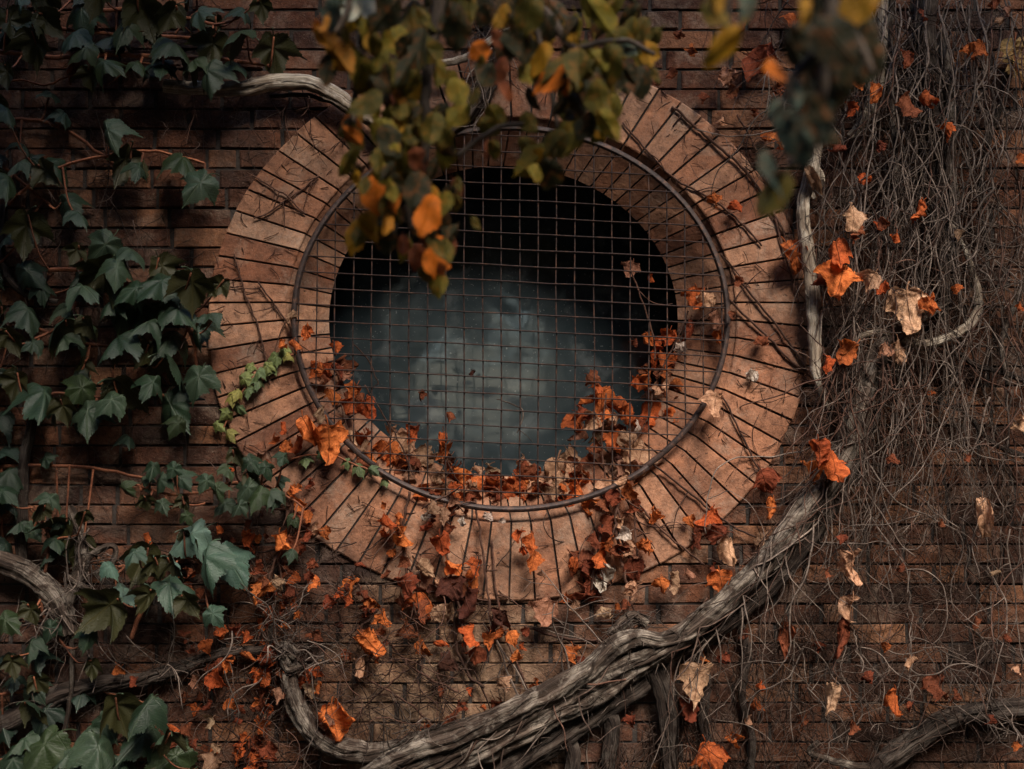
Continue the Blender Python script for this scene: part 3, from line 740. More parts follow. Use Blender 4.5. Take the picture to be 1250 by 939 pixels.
creeper('thin dark creeper stems on the left side of the brick ring', ['285,310,1.1;300,360,1.2;318,410,1.1;330,470,1', '315,345,1.2;345,385,1.2;362,420,1.1', '390,215,1.2;350,245,1.2;310,268,1.1', '300,210,1;350,240,1.1;372,262,1'], seed=4, side=5)
creeper('long bare brown runner lying over the bricks below the window', ['560,720,1.6;555,770,2;566,815,2.2;590,840,2', '600,660,1.3;605,720,1.4;618,780,1.6;640,830,1.8', '470,780,1.6;510,820,1.6;560,845,1.5', '440,825,1.2;500,860,1.4;530,890,1.4', '640,765,1.6;690,780,1.8;730,782,1.6', '520,800,1.2;470,840,1.2;430,880,1.1'], seed=5, side=5)
creeper('pale dry sprig dangling inside the iron grille before the pane', ['606,487,.7;622,492,.9;637,500,1;638,512,.9;630,528,.7'], 'tendril', -.02, 6, 1)
creeper('fine dark stems climbing inside the lower left of the grille', ['445,470,1;470,510,1;490,545,1;505,580,1', '430,420,.9;450,440,.9;462,470,.8', '560,590,.8;546,560,.8;541,520,.8', '455,585,.9;430,540,.9;415,490,.8'], 'creeper', .02, 7, 2)
creeper('fine dark stems climbing inside the right of the grille', ['840,380,1.2;828,410,1.2;800,470,1.3;790,520,1.3', '770,330,1;795,400,1.2;800,440,1.2', '740,600,1.2;735,540,1.2;740,480,1.1', '860,395,1.5;838,402,1.4;825,430,1.2'], 'creeper', .03, 8, 3)
creeper('red brown stem running level behind the ivy at the upper left', ['0,99,1.4;30,99,1.4;60,103,1.4;110,82,1.3;170,78,1.3;220,80,1.2', '250,10,1.4;232,20,1.4;214,42,1.4'], 'ivy_stem', -.09, 9, 2)

# ------------------------------------------------------------------ dead leaves
PAL = {'o': ((.52, .112, .026), 'orange'), 'b': ((.70, .19, .045), 'bright orange'), 'r': ((.23, .055, .022), 'rust brown'), 'd': ((.085, .024, .014), 'dark maroon'),
       'p': ((.60, .35, .21), 'pale peach'), 't': ((.36, .19, .115), 'tan'), 'w': ((.62, .52, .43), 'bleached white')}
RL = random.Random(5)
def leaf_matrix(px, py, y, size, tilt=None, roll=None, yaw=None, squeeze=None):
    tilt = RL.uniform(-35, 30) if tilt is None else tilt; roll = RL.uniform(-65, 65) if roll is None else roll; yaw = RL.uniform(-60, 60) if yaw is None else yaw
    s = size * PX
    m_ = Matrix.Translation(W(px, py, y)) @ Euler((math.radians(tilt), math.radians(roll), math.radians(yaw))).to_matrix().to_4x4()
    sx = s * (squeeze or 1)
    return m_ @ Matrix.Diagonal((sx, s, s, 1)) @ Matrix.Translation((0, 0, .35))
def colour(o, c):
    k = RL.uniform(.7, 1.2); g = RL.uniform(.82, 1.28) if c[0] < .6 else RL.uniform(.90, 1.05)
    o.color = (c[0] * k, c[1] * k * g, c[2] * k * g, 1)
def dead(px, py, size, c, y=None, parent=None, name='dead_leaf', **kw):
    me = RL.choice(DEADM)
    o = bpy.data.objects.new('leaf' if parent else name, me); COL.objects.link(o)
    mw = leaf_matrix(px, py, RL.uniform(-.11, -.04) if y is None else y, size * 1.22, **kw)
    if parent: o.parent = parent; o.matrix_parent_inverse = parent.matrix_basis.inverted()
    o.matrix_basis = mw; colour(o, PAL[c][0]); return o
def parse(s):
    for q in s.split():
        a = q.split(','); yield float(a[0]), float(a[1]), float(a[2]), a[3]

# withered creepers: the leaves of one strand are parts of it
def withered(label, stems, leaves, y=-.05, seed=0):
    a = stems[0].split(';')[0].split(',')
    root = empty('withered_creeper', W(float(a[0]), float(a[1]), y), label, 'creeper')
    r = random.Random(seed)
    for i, sp_ in enumerate(stems):
        mb = MB(); p = path_of(sp_, y, 10); tube(mb, p, 5, lump=.2, jit=.008, seed=i)
        for _ in range(5):
            q = p[r.randrange(1, len(p) - 1)]; tube(mb, walk(q[0], Vector((r.uniform(-1, 1), -.2, r.uniform(-1, .3))), r.uniform(.03, .12), q[1] * .7, r, .7, .2), 4)
        mb.build('stem', M['creeper'], root)
    for px, py, s, c in parse(leaves):
        dead(px, py, s, RL.choice('ooor') if c == 'o' else c, parent=root)
        if r.random() < .6: dead(px + r.gauss(0, 11), py + r.gauss(0, 11), s * r.uniform(.5, .9), r.choice('rrrdot'), parent=root, y=r.uniform(-.06, -.03))
    return root
withered('withered creeper strand with orange and maroon leaves hanging below the left of the rim',
    ['548,600,2;540,640,2;548,690,2;560,740,2;570,800,1.6', '500,600,1.8;492,650,1.8;498,710,1.8;512,760,1.5', '580,610,1.4;590,680,1.5;600,760,1.4'],
    '468,618,14,o 474,637,22,o 481,650,20,r 493,658,30,b 493,687,15,o 519,643,17,o 539,664,30,o 554,692,23,b 581,691,18,o 577,702,14,b 580,714,14,b 495,716,32,r 519,694,20,p 537,714,16,p 512,740,40,o 537,750,22,t 554,718,30,d 569,735,34,d 604,757,30,d 577,777,28,o 597,781,18,b 581,800,22,o 625,779,17,b 630,802,16,b 499,769,24,o 518,792,24,o 539,786,17,o 546,811,24,d 530,620,18,t 540,630,16,t 526,606,15,r 548,648,15,r 523,630,14,w 565,637,12,w 596,632,12,w 613,635,8,w 552,612,14,t', seed=1)
withered('withered creeper strand with large orange and bleached leaves hanging below the right of the rim',
    ['758,598,2;752,640,2;760,690,2;770,740,1.8', '735,640,1.6;728,680,1.6;722,720,1.4', '775,600,1.5;776,650,1.5;780,700,1.4'],
    '713,687,36,o 735,681,28,o 735,704,36,w 718,721,38,o 743,643,24,o 755,639,20,p 766,672,22,p 774,695,26,o 770,720,22,p 753,672,22,r 745,665,20,o 762,652,18,w 748,610,22,r 765,600,26,o 740,620,18,r 770,618,22,r 758,586,18,p 700,690,20,o 728,660,20,r 760,740,14,r 776,676,18,t', seed=2)
withered('withered creeper hung with many orange leaves at lower left between ivy and ring',
    ['348,600,2;352,650,2;330,700,2;322,760,2;335,830,1.8;345,880,1.6', '300,640,1.6;306,690,1.6;318,740,1.6', '270,760,1.6;262,800,1.6;262,850,1.4', '386,650,1.4;366,640,1.6;355,610,1.6'],
    '357,602,15,b 366,618,17,b 377,631,15,b 386,645,15,p 303,658,21,o 300,670,18,o 311,694,20,o 318,723,28,b 339,712,22,t 365,672,16,o 357,705,15,o 330,718,18,o 267,770,17,o 253,790,18,o 278,802,20,o 265,829,24,o 270,812,16,r 311,827,16,o 323,831,17,o 285,858,18,b 320,761,16,o 325,799,20,r 341,790,20,t 330,808,18,o 318,788,16,o 318,858,22,r 356,853,22,p 339,849,20,t 238,867,16,o 211,892,18,o 204,909,16,r 235,909,12,r 255,882,16,t 258,934,24,t 314,927,26,r 328,918,22,r 303,935,20,o 345,822,16,r 330,748,16,r 346,740,14,o 303,640,13,r 375,655,16,o 345,735,15,r 300,715,14,r 326,876,14,r 295,795,15,r 252,860,13,r 312,905,16,r ' + ' '.join(f'{RL.uniform(205, 400):.0f},{RL.uniform(640, 935):.0f},{RL.uniform(11, 19):.0f},{RL.choice("orrobt")}' for _ in range(56)), seed=3)
withered('small cluster of orange leaves on a knotted twig left below the ring',
    ['430,700,1.6;445,730,1.6;455,780,1.6;446,830,1.4', '462,745,1.4;448,760,1.4;420,775,1.2'],
    '430,716,22,b 443,729,22,o 455,737,20,o 468,754,20,b 422,735,15,o 453,786,32,b 458,800,24,b 439,815,24,p 445,775,18,o 401,737,16,r 388,777,16,o 462,770,15,o 448,745,16,r 412,724,14,o', seed=4)

labels = {}
def where(px, py):
    if inside(GR, px, py, 1.0): return 'inside the iron grille at its ' + ('lower' if py > 440 else 'upper' if py < 330 else 'middle') + (' left' if px < 560 else ' right' if px > 690 else ' edge')
    if inside(OUT, px, py, 1.0):
        v_ = 'top' if py < 260 else 'foot' if py > 600 else 'side'
        h_ = 'left' if px < 500 else 'right' if px > 740 else 'middle'
        return f'on the radial bricks at the ring\'s {h_} {v_}'
    if 960 < px < 1010 and 190 < py < 450: return 'beside the upright speckled stem'
    if px > 880 and py < 60: return 'in the tendrils along the top edge right of the ring'
    if px > 880 and py < 200: return 'among bare tendrils above the right of the ring'
    if px > 1010 and py < 320: return 'beside the mass of upright stems at right'
    if px > 1010 and py < 460: return 'above the head of the thick vine at right'
    if px > 985 and py < 600: return 'by the upper end of the thick vine'
    if px > 1010 and py < 720: return 'among tendrils right of the thick vine'
    if px > 780 and py < 735: return 'between the ring and the thick vine'
    if px > 985 and py < 840: return 'hanging on tendrils below the thick vine'
    if px > 985: return 'near the dark vine in the bottom right corner'
    if px > 780: return 'in the shade under the thick vine'
    if px > 470 and py > 700: return 'on the bricks between ring and thick vine'
    if py > 850: return 'in the hook of the grey vine at the bottom'
    if px < 300 and py > 560: return 'on the dark bricks at lower left'
    if px < 300: return 'among the ivy at upper left'
    return 'beside the left of the brick ring'
def loose(px, py, s, c, y=None, form=None, label=None, group=None, **kw):
    if px > 1000 and not inside(OUT, px, py): y = RL.uniform(-.27, -.19)      # in front of the tangle
    o = dead(px, py, s, c, y, **kw)
    size = 'tiny' if s < 13 else 'small' if s < 19 else 'middling' if s < 28 else 'large'
    form = form or RL.choice(('curled', 'crumpled', 'folded', 'shrivelled'))
    lb = label or f'{size} {form} {PAL[c][1]} leaf {where(px, py)}'
    if px > 1000 and not inside(OUT, px, py):            # the thread it hangs by
        b0 = o.matrix_basis @ Vector((0, .15, .2)); mb = MB(); q = b0.copy(); path = [(q.copy(), .0022)]; ln = RL.uniform(.10, .30)
        for i in range(9):
            q = q + Vector((RL.uniform(-.014, .014), min(.02, (-.05 - q.y) * .2), ln / 9)); path.append((q.copy(), .0024))
        tube(mb, path, 4, lump=.15); mb.build('stalk', M[RL.choice(('tendril', 'creeper'))], o)
    o['category'] = 'dead leaf'; o['label'] = lb; labels.setdefault(lb, []).append((o, group))
    return o
# leaves with a label of their own: x, y, size, colour, squeeze, text
for px, py, s, c, sq, lb in (
    (969, 314, 42, 'b', 1, 'large flared orange dead leaf in front of the top of the speckled stem'),
    (1026, 342, 40, 'b', 1, 'large drooping orange dead leaf right of the speckled stem, lower of two'),
    (1024, 310, 32, 'o', .9, 'cupped orange dead leaf right of the speckled stem, upper of two'),
    (1109, 375, 46, 'p', 1, 'ragged pale and orange dead leaf above the hooked stem'),
    (1138, 371, 26, 'o', .8, 'small upright orange leaf at the right of the ragged pale one'),
    (1112, 129, 28, 'r', 1, 'rust dead leaf at the left of a pair across the upright trunks'),
    (1135, 122, 32, 'o', 1, 'orange dead leaf at the right of a pair across the upright trunks'),
    (1050, 97, 32, 'b', .9, 'bright orange dead leaf high between the blurred branch and the trunks'),
    (1066, 113, 26, 'b', .9, 'orange dead leaf just under the bright one beside the blurred branch'),
    (1201, 632, 48, 'p', .6, 'long pale crumpled dead leaf hanging alone on tendrils at far right'),
    (1040, 692, 40, 'p', .7, 'pale folded dead leaf pointing up right of the thick vine'),
    (1036, 745, 40, 'p', .6, 'upper pale half of the tall hanging leaf pair below the thick vine'),
    (1028, 778, 42, 'r', .7, 'rust brown lower leaf of the tall hanging pair below the thick vine'),
    (960, 782, 44, 'r', .5, 'narrow rust dead leaf dangling in the shade below the thick vine'),
    (1016, 851, 34, 'p', .6, 'pale teardrop dead leaf hanging near the lower right tendrils'),
    (1093, 859, 36, 'o', .5, 'narrow orange dead leaf hanging upright at lower right'),
    (1147, 839, 36, 'r', .6, 'rust orange leaf caught on the stem at lower right'),
    (851, 832, 42, 'p', 1, 'broad curled peach dead leaf in the shade under the thick vine'),
    (840, 867, 28, 'r', 1, 'rust dead leaf just below the broad peach one'),
    (866, 928, 40, 'o', .9, 'orange dead leaf cut by the bottom edge under the thick vine'),
    (409, 882, 46, 'b', 1, 'large glowing orange dead leaf in the hook of grey vine'),
    (345, 663, 34, 'b', 1.1, 'flat bright orange dead leaf beside the small ivy leaves at lower left'),
    (667, 748, 32, 't', 1, 'tan dead leaf hanging alone just below the middle of the ring'),
    (632, 655, 22, 'o', .9, 'topmost orange leaf of a strand of three on the lower ring bricks'),
    (649, 664, 24, 'o', .9, 'middle orange leaf of a strand of three on the lower ring bricks'),
    (651, 684, 22, 'b', .9, 'lowest orange leaf of a strand of three on the lower ring bricks'),
    (378, 527, 40, 'b', .8, 'left one of two big orange leaves hanging off the lower left rim'),
    (402, 540, 46, 'b', .8, 'right one of two big orange leaves hanging off the lower left rim'),
    (394, 506, 22, 't', .7, 'tan leaf on the rim above the two big orange leaves'),
    (361, 424, 22, 'o', .7, 'orange leaf clinging to the left of the rim'),
    (373, 406, 18, 'o', .8, 'orange leaf just inside the left of the rim'),
    (993, 222, 40, 't', .5, 'long pale tan leaf at the top of the speckled stem'),
    (891, 675, 42, 'p', .5, 'long pale twisted leaf hanging off the ring at lower right'),
    (881, 711, 30, 'b', 1, 'orange leaf lying against the top of the thick vine'),
    (994, 574, 32, 'o', 1, 'lower orange leaf of the trio on top of the thick vine'),
    (1001, 550, 28, 'o', 1, 'upper orange leaf of the trio on top of the thick vine'),
    (1019, 567, 34, 'o', 1, 'right hand orange leaf of the trio on top of the thick vine'),
    (934, 588, 30, 'r', 1, 'rust dead leaf at the ring edge above a bright orange one'),
    (941, 620, 24, 'b', 1, 'bright orange dead leaf hanging below the rust one at the ring edge'),
    (873, 492, 26, 'p', 1, 'peach leaf tucked through the right of the rim'),
    (1042, 267, 30, 'p', .8, 'pale leaf dangling above the two orange leaves right of the speckled stem'),
    (1097, 428, 28, 'p', .6, 'pale flat leaf lying on the head of the thick vine'),
    (89, 88, 28, 'r', .5, 'narrow rusty dead leaf under the ivy at upper left'),
):
    loose(px, py, s, c, label=lb, squeeze=sq, yaw=RL.uniform(-30, 30), roll=RL.uniform(-25, 25), y=RL.uniform(-.14, -.08))
SMALL = '''968,29,22,o 997,28,15,o 1016,65,20,r 1038,134,19,o 1054,69,14,o 928,76,34,r 937,64,24,r 887,95,22,t 880,146,18,p 934,165,17,o 951,172,26,b 846,62,16,o 875,62,14,o
858,120,15,r 894,112,16,r 923,139,18,r 1023,181,20,r 1154,160,20,o 1105,72,22,r 1195,62,22,o 1180,60,16,o 1054,218,15,o 1045,279,24,r 1121,256,24,o 1078,274,16,r 1171,287,12,t 1093,292,18,o
1231,15,14,t 1212,5,18,r 1220,26,13,t 1248,196,14,o 1001,341,20,r 1062,344,24,p 1076,352,18,o 1076,275,16,o 1168,354,14,o 1036,429,28,o 1080,427,18,t 1009,444,18,o 929,416,18,r 917,458,16,w 900,344,14,r 894,387,12,r 872,246,18,o 899,251,16,o
1245,517,18,p 1247,375,12,o 1138,480,10,o 941,583,16,r 798,628,18,b 788,667,18,o 865,630,26,o 842,635,15,o 853,655,24,r 875,653,28,r 929,663,22,p 808,715,20,o 822,711,24,t 842,703,18,t 871,693,10,r
907,774,16,r 859,802,20,o 885,804,16,r 931,839,18,o 925,861,14,o 916,881,16,t 895,905,20,b 1167,850,14,r 1113,810,16,p 1081,790,12,o 998,790,18,r 1060,828,16,r 1026,659,16,r 1099,693,12,r 1230,780,10,r 1240,911,10,o 1111,863,12,r 1244,820,12,p
799,629,17,b 790,666,17,o 690,731,14,o 699,740,16,t 737,748,20,t 699,800,22,o 520,897,24,o 552,882,26,r 607,861,16,r 655,836,14,o 615,834,17,t 732,830,14,r 732,853,16,r 662,700,10,t 640,672,12,o 712,810,16,r 560,862,16,r 590,865,12,o 574,845,11,o
144,818,14,o 164,833,14,r 117,836,16,o 180,660,17,o 355,387,14,t 346,421,17,b 344,523,14,o 334,537,14,o 360,542,20,o 322,559,20,t 360,600,18,o 283,574,10,o 388,450,16,o 348,545,16,b 326,566,15,r
440,690,12,r 470,700,12,r 380,690,14,r 540,845,13,r 1010,700,12,r 1180,560,13,r 1215,700,12,t 1150,640,12,r 1090,560,12,r 1190,760,14,r 1040,890,14,r 980,880,14,r 1210,880,13,r 770,880,16,r 700,880,14,r 1128,20,14,r 905,30,15,r 950,110,16,r 985,130,14,o 820,90,14,r 830,40,14,r 800,100,13,r 1075,180,13,r'''
for px, py, s, c in parse(SMALL): loose(px, py, s, c)

# drift of leaves on the sill and caught in the grille
def sill_leaf(th, f, lift, s, c, lb=None, **kw):
    """on the reveal's lower face: th = angle on the ellipse, f = 0 front .. 1 back"""
    a, b_ = E(INN, th, 0), E(GAP, th, .13); p = a.lerp(b_, f); p.y = f * .13
    cen = W(INN[0], INN[1], p.y); p = p + (cen - p).normalized() * lift
    k = PX * (D + p.y) / D
    return loose(p.x / k + 625, 469.5 - (p.z - ZC) / k, s, c, p.y, label=lb or 'dead leaf lying in the drift of orange leaves on the round window sill', group='leaves drifted on the window sill', **kw)
rs = random.Random(77)
for i in range(66):
    th = math.radians(rs.triangular(52, 140, 92)); f = rs.uniform(.05, 1.05)
    sill_leaf(th, f, rs.uniform(.012, .038), rs.uniform(16, 31), rs.choice('ooobbrrptpt'), tilt=rs.uniform(-70, 60))
for i in range(20):
    th = math.radians(rs.uniform(118, 165)); f = rs.uniform(.1, 1.0)
    sill_leaf(th, f, rs.uniform(.01, .045), rs.uniform(16, 28), rs.choice('oorrtbp'), tilt=rs.uniform(-50, 40))
def heap(px, py, s, c, y):
    loose(px, py, s, c, y, label='dead leaf caught in the heap of leaves behind the lower right of the grille', group='leaves heaped behind the grille')
for px, py, s, c in parse('''725,462,18,r 728,476,22,o 718,488,22,o 740,482,16,o 735,495,34,o 752,498,26,o 712,505,24,r 705,515,26,o 703,528,30,t 722,515,26,p 742,515,22,p 750,512,20,p 735,528,26,t 755,530,26,r 764,503,24,o 772,512,26,o 792,505,30,o 784,520,20,r 778,525,26,w 768,535,24,t 750,540,28,o 760,552,22,r 725,545,20,r 748,562,20,d 720,560,18,r 806,508,20,p 820,508,22,o 835,510,26,t 845,505,22,o 830,525,22,r 816,520,18,o
775,468,22,o 790,462,22,o 803,470,24,p 815,465,24,p 812,455,20,o 797,478,22,w 788,472,18,o 800,440,20,o 812,438,24,o 822,445,18,r 805,420,20,o 815,412,22,o 792,415,17,o 775,418,12,r 803,455,18,r 785,450,16,r 820,480,20,r 832,490,18,r 826,470,16,o'''): heap(px, py, s, c, RL.uniform(.0, .13))
for px, py, s, c, y, sq, lb in (
    (780, 562, 46, 'p', .02, 1, 'round pale cupped leaf resting on the lower right of the sill'),
    (772, 582, 40, 't', .0, 1, 'striped tan leaf folded under the round pale leaf on the sill'),
    (681, 580, 44, 'p', .10, 1.1, 'wide flat cream leaf lying at the back of the sill'),
    (700, 588, 40, 'p', .08, 1.0, 'cream leaf beside the wide flat one at the back of the sill'),
    (830, 425, 16, 'w', -.01, 1, 'small bleached white leaf stuck in the right of the grille'),
    (770, 329, 20, 't', .10, 1, 'tan leaf hanging alone in the dark upper right of the window'),
    (795, 341, 13, 'o', .08, 1, 'small orange leaf just right of the lone tan leaf in the dark'),
    (850, 364, 26, 'o', .0, 1, 'orange leaf on the right hand reveal brick near the rim'),
    (860, 366, 24, 'p', -.01, 1, 'peach leaf touching the orange one on the right hand reveal'),
    (875, 388, 26, 't', -.02, .6, 'narrow tan leaf hanging just inside the right of the rim'),
    (877, 412, 18, 'o', -.02, .8, 'orange leaf just inside the rim below the narrow tan one'),
    (838, 404, 30, 'r', .03, .5, 'long rust leaf slanting over the right hand reveal bricks'),
    (514, 483, 15, 'r', .0, .7, 'small rust leaf caught high on the wires before the grey pane'),
    (549, 509, 14, 'r', .0, .8, 'tiny rust leaf caught on the wires over the middle of the pane'),
    (541, 537, 20, 'o', .0, .9, 'upper orange leaf of a pair dangling before the pane'),
    (541, 550, 24, 'o', .0, .9, 'lower orange leaf of a pair dangling before the pane'),
    (575, 456, 13, 'd', .0, .8, 'dark leaf speck caught at the centre of the grille'),
    (504, 530, 22, 'o', .02, 1, 'orange leaf on a stem rising from the left of the drift'),
    (432, 478, 22, 'o', .03, .8, 'small orange leaf at the top of the left hand drift'),
    (427, 498, 34, 'o', .02, 1, 'folded orange leaf on the left hand reveal below the small one'),
    (398, 452, 22, 'o', -.01, 1, 'orange leaf pressed against the wires at middle left'),
    (412, 452, 20, 'r', .05, 1, 'rust leaf behind the wires at middle left'),
    (410, 425, 18, 'o', .04, .8, 'little orange leaf high on the left hand reveal'),
):
    loose(px, py, s, c, y, label=lb, squeeze=sq, yaw=RL.uniform(-25, 25), roll=RL.uniform(-30, 30))
for lb, lst in labels.items():
    if len(lst) > 1:
        for o, g in lst: o['group'] = g or ('dead leaves alike: ' + lb)

# pale paired leaflets at the right edge
sp_ = empty('leaf_spray', W(1238, 40, -.09), 'hanging spray of small paired straw coloured leaflets at the upper right edge', 'leaf spray')
mb = MB(); tube(mb, path_of('1240,40,1.2;1238,60,1.2;1240,80,1.1;1246,96,1', -.09), 5); mb.build('stem', M['ivy_stem'], sp_)
for i, (px, py) in enumerate(((1233, 52), (1246, 50), (1232, 60), (1246, 57), (1233, 69), (1247, 64), (1240, 75), (1238, 82), (1248, 77), (1240, 88), (1250, 91))):
    o = link('leaf', RL.choice(TREEM), sp_); o.matrix_basis = leaf_matrix(px, py, -.09, 18, RL.uniform(-30, 10), (-75 if px > 1240 else 75) + RL.uniform(-15, 15), RL.uniform(-25, 25))
    o.color = (.50, .33, .15, 1)

# ------------------------------------------------------------------ green ivy on the left
RI = random.Random(11)
TEAL = ((.022, .042, .025), (.016, .033, .018), (.030, .050, .030), (.022, .036, .014))
def ivy(label, stems, leaves, y=-.10, ylo=-.26, cols=TEAL, small=False, tiltr=(-86, -52), under=.2):
    a = stems[0].split(';')[0].split(',')
    root = empty('ivy_shoot', W(float(a[0]), float(a[1]), y), label, 'ivy')
    paths = []
    for i, sp1 in enumerate(stems):
        mb = MB(); p = path_of(sp1, y, 8); tube(mb, p, 6, lump=.15, jit=.006, seed=i); mb.build('stem', M['ivy_stem'], root); paths += p
    for q in leaves.split():
        a = q.split(','); px, py, s = float(a[0]), float(a[1]), float(a[2])
        mode = a[3] if len(a) > 3 else ('u' if RI.random() < under else 't')
        roll = float(a[4]) if len(a) > 4 else RI.uniform(-50, 50)
        o = link('leaf', RI.choice(IVYM), root)
        tilt = RI.uniform(*tiltr) if mode == 't' else RI.uniform(20, 55) if mode == 'u' else RI.uniform(-62, -25)
        y1 = RI.uniform(ylo, y)
        mw = Matrix.Translation(W(px, py, y1)) @ Euler((math.radians(tilt), 0, 0)).to_matrix().to_4x4() @ Euler((0, math.radians(roll), 0)).to_matrix().to_4x4() @ Euler((0, 0, math.radians(RI.uniform(-35, 35)))).to_matrix().to_4x4()
        s *= PX * 1.0
        o.matrix_basis = mw @ Matrix.Diagonal((s, s, s, 1)) @ Matrix.Translation((0, 0, .4))
        if mode == 'u': o.matrix_basis = o.matrix_basis @ Euler((0, 0, math.pi)).to_matrix().to_4x4()
        c = RI.choice(cols); k = RI.uniform(.8, 1.25); o.color = (c[0] * k, c[1] * k, c[2] * k, 1)
        # leaf stalk back to the nearest stem
        if not small:
            base = o.matrix_basis @ Vector((0, .02, .02)); near = min(paths, key=lambda q_: (q_[0] - base).length)[0]
            if (near - base).length < .3:
                mb = MB(); mid = base.lerp(near, .5) + Vector((0, -.01, -.03))
                tube(mb, spline([(base, .0035), (mid, .0035), (near, .0045)], 5), 5); mb.build('leaf_stalk', M['ivy_stem'], root)
    return root
ivy('big dark ivy leaves overhanging the top left corner', ['-20,60,3;60,70,3;130,66,3;200,70,2.6;260,72,2.4;330,80,2', '60,-20,2.6;110,10,2.6;180,12,2.4;260,30,2'],
    '99,18,50,f 44,58,50,u 87,43,44 131,76,42 170,78,30 177,14,56,u 218,55,56 259,60,48 252,92,46,f 283,42,50 334,66,54,u 14,32,46 60,30,40 120,-4,50 150,36,44 205,20,40 240,14,44 300,14,40 112,95,34,u 10,92,30 60,-6,40,u 20,-4,44 200,78,40 232,76,36,f 320,10,30 100,60,36 290,75,36')
ivy('scattered ivy leaves on the dark bricks of the upper left', ['10,250,2;60,210,2;130,190,2;190,185,2;250,200,1.8', '130,190,2;140,150,2'],
    '10,138,34,f 10,222,46 58,200,46 133,164,42,f 150,200,48,u 225,195,50 240,228,46,f 99,262,36 60,212,36 255,215,26 170,206,30 206,190,30 20,200,30')
ivy('dense cascade of big ivy leaves spreading left of the brick ring', ['60,330,3;110,330,3;150,345,3;190,360,3;230,400,2.6;240,450,2.2', '110,330,2.6;80,390,2.4;40,415,2', '150,345,2.4;170,410,2.4;180,440,2'],
    '31,283,54,u 123,303,46,f 164,304,42 92,308,26 119,337,64,u 191,346,62 220,346,54,f 235,352,54 68,400,50 89,376,40 37,383,52 184,372,56 222,380,50,f 150,384,42,f 177,394,40 205,414,56 136,415,56 14,414,36 37,418,30 240,402,44,f 177,432,36 218,449,60,u 239,465,46,f 105,350,44 143,330,40,f 75,415,38 160,355,40 130,372,42,f 200,330,40 265,350,30,u 250,385,36 112,400,36')
ivy('long hanging ivy leaves below the main cascade', ['20,490,2.4;70,480,2.4;120,485,2.4;180,478,2.2;215,490,2', '120,485,2;110,510,1.8'],
    '55,483,64 95,478,42,f 160,478,64,u 106,508,50,f 211,500,56,f 215,521,28,f 130,490,40 185,470,36 20,470,40 78,500,36,u')
ivy('low row of small ivy leaves under the cascade reaching the ring', ['160,590,1.8;220,605,1.8;280,590,1.8;330,595,1.6;370,620,1.5', '250,615,1.5;200,620,1.4'],
    '194,590,28 186,573,24 222,586,28 290,556,24 307,566,26 327,573,24 300,600,34,f 327,607,28,f 177,612,24 199,618,22,f 227,614,24 271,616,28 289,620,24,f 314,607,34,f 339,608,26 361,634,20,f 356,676,18,f 230,632,18 345,560,20,f 250,590,24 210,575,22 265,600,24,f 175,590,22 155,600,24 310,585,26 280,575,24 340,590,20', small=False, tiltr=(-60, -15))
ivy('bright teal ivy shoot standing out at lower left beside the orange leaves', ['160,780,3;175,740,3;195,700,3;225,680,2.6;250,690,2.2', '195,700,2.4;170,690,2.4;140,692,2', '190,710,2.4;215,720,2.2'],
    '226,656,56,f,60 250,690,58,f,10 284,690,60,f,-38 173,685,54,u 137,695,26,f 208,715,54,t,-20 235,655,30,u 130,742,62,u 232,736,34,u 262,752,28,f 160,676,30,t 190,690,40,u 215,690,34,u 150,720,40 180,730,36,u', cols=((.085, .145, .115), (.060, .110, .085), (.10, .16, .13), (.035, .065, .045)), ylo=-.32)
ivy('dim ivy leaves around the left hand vine fork', ['40,620,2;60,660,2;50,740,2;80,790,2', '60,660,1.6;90,655,1.5'],
    '69,660,30 47,623,28 40,648,26,f 72,636,24 40,748,30 36,791,34,f 108,780,30,f 10,760,36,f 20,640,30 60,610,30 100,630,24 15,810,30 60,770,28,f 5,600,34 112,815,26,u')
ivy('broad ivy leaves along the bottom left corner', ['-20,930,3;60,925,3;130,925,3;190,910,2.6', '130,925,2.6;150,880,2.4'],
    '47,916,66,f,40 83,918,56 123,922,66,f,-30 170,902,60 205,928,64,f,50 144,866,56,u 11,934,48,f 173,869,54,f 60,945,56 100,895,44 150,930,50 200,900,40,u 240,945,44 25,905,40,f 130,885,40')
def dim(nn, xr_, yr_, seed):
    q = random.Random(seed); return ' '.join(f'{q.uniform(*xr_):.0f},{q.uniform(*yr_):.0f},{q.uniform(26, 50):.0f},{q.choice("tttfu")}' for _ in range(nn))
SHADED_IVY = ((.012, .025, .018), (.009, .019, .013), (.015, .028, .017))  # darkened leaf greens: the shade of the back layer is put into the colour
ivy('deep shaded ivy crowding the left edge beside the main cascade', ['-20,380,2.4;40,400,2.4;110,420,2.2;190,430,2', '20,300,2;60,360,2'], dim(14, (-15, 160), (300, 540), 41), -.05, -.12, SHADED_IVY)
ivy('deep shaded ivy filling the gap between top left corner and cascade', ['-20,150,2.4;60,150,2.4;140,200,2.2', '0,200,2;60,250,2'], dim(9, (-15, 110), (110, 300), 42), -.05, -.12, SHADED_IVY)
ivy('deep shaded ivy behind the overhang in the top left corner', ['-20,20,2.4;120,40,2.4;300,50,2.2'], dim(14, (-15, 300), (-20, 80), 43), -.05, -.12, SHADED_IVY)
ivy('deep shaded ivy above the bottom left corner leaves', ['-20,850,2.4;100,840,2.2;180,860,2'], dim(12, (-15, 150), (790, 940), 44), -.05, -.12, SHADED_IVY)
ivy('deep shaded ivy over the bricks above the left vine fork', ['-20,570,2.4;100,570,2.2;200,590,2'], dim(10, (-15, 100), (540, 690), 45), -.05, -.12, SHADED_IVY)
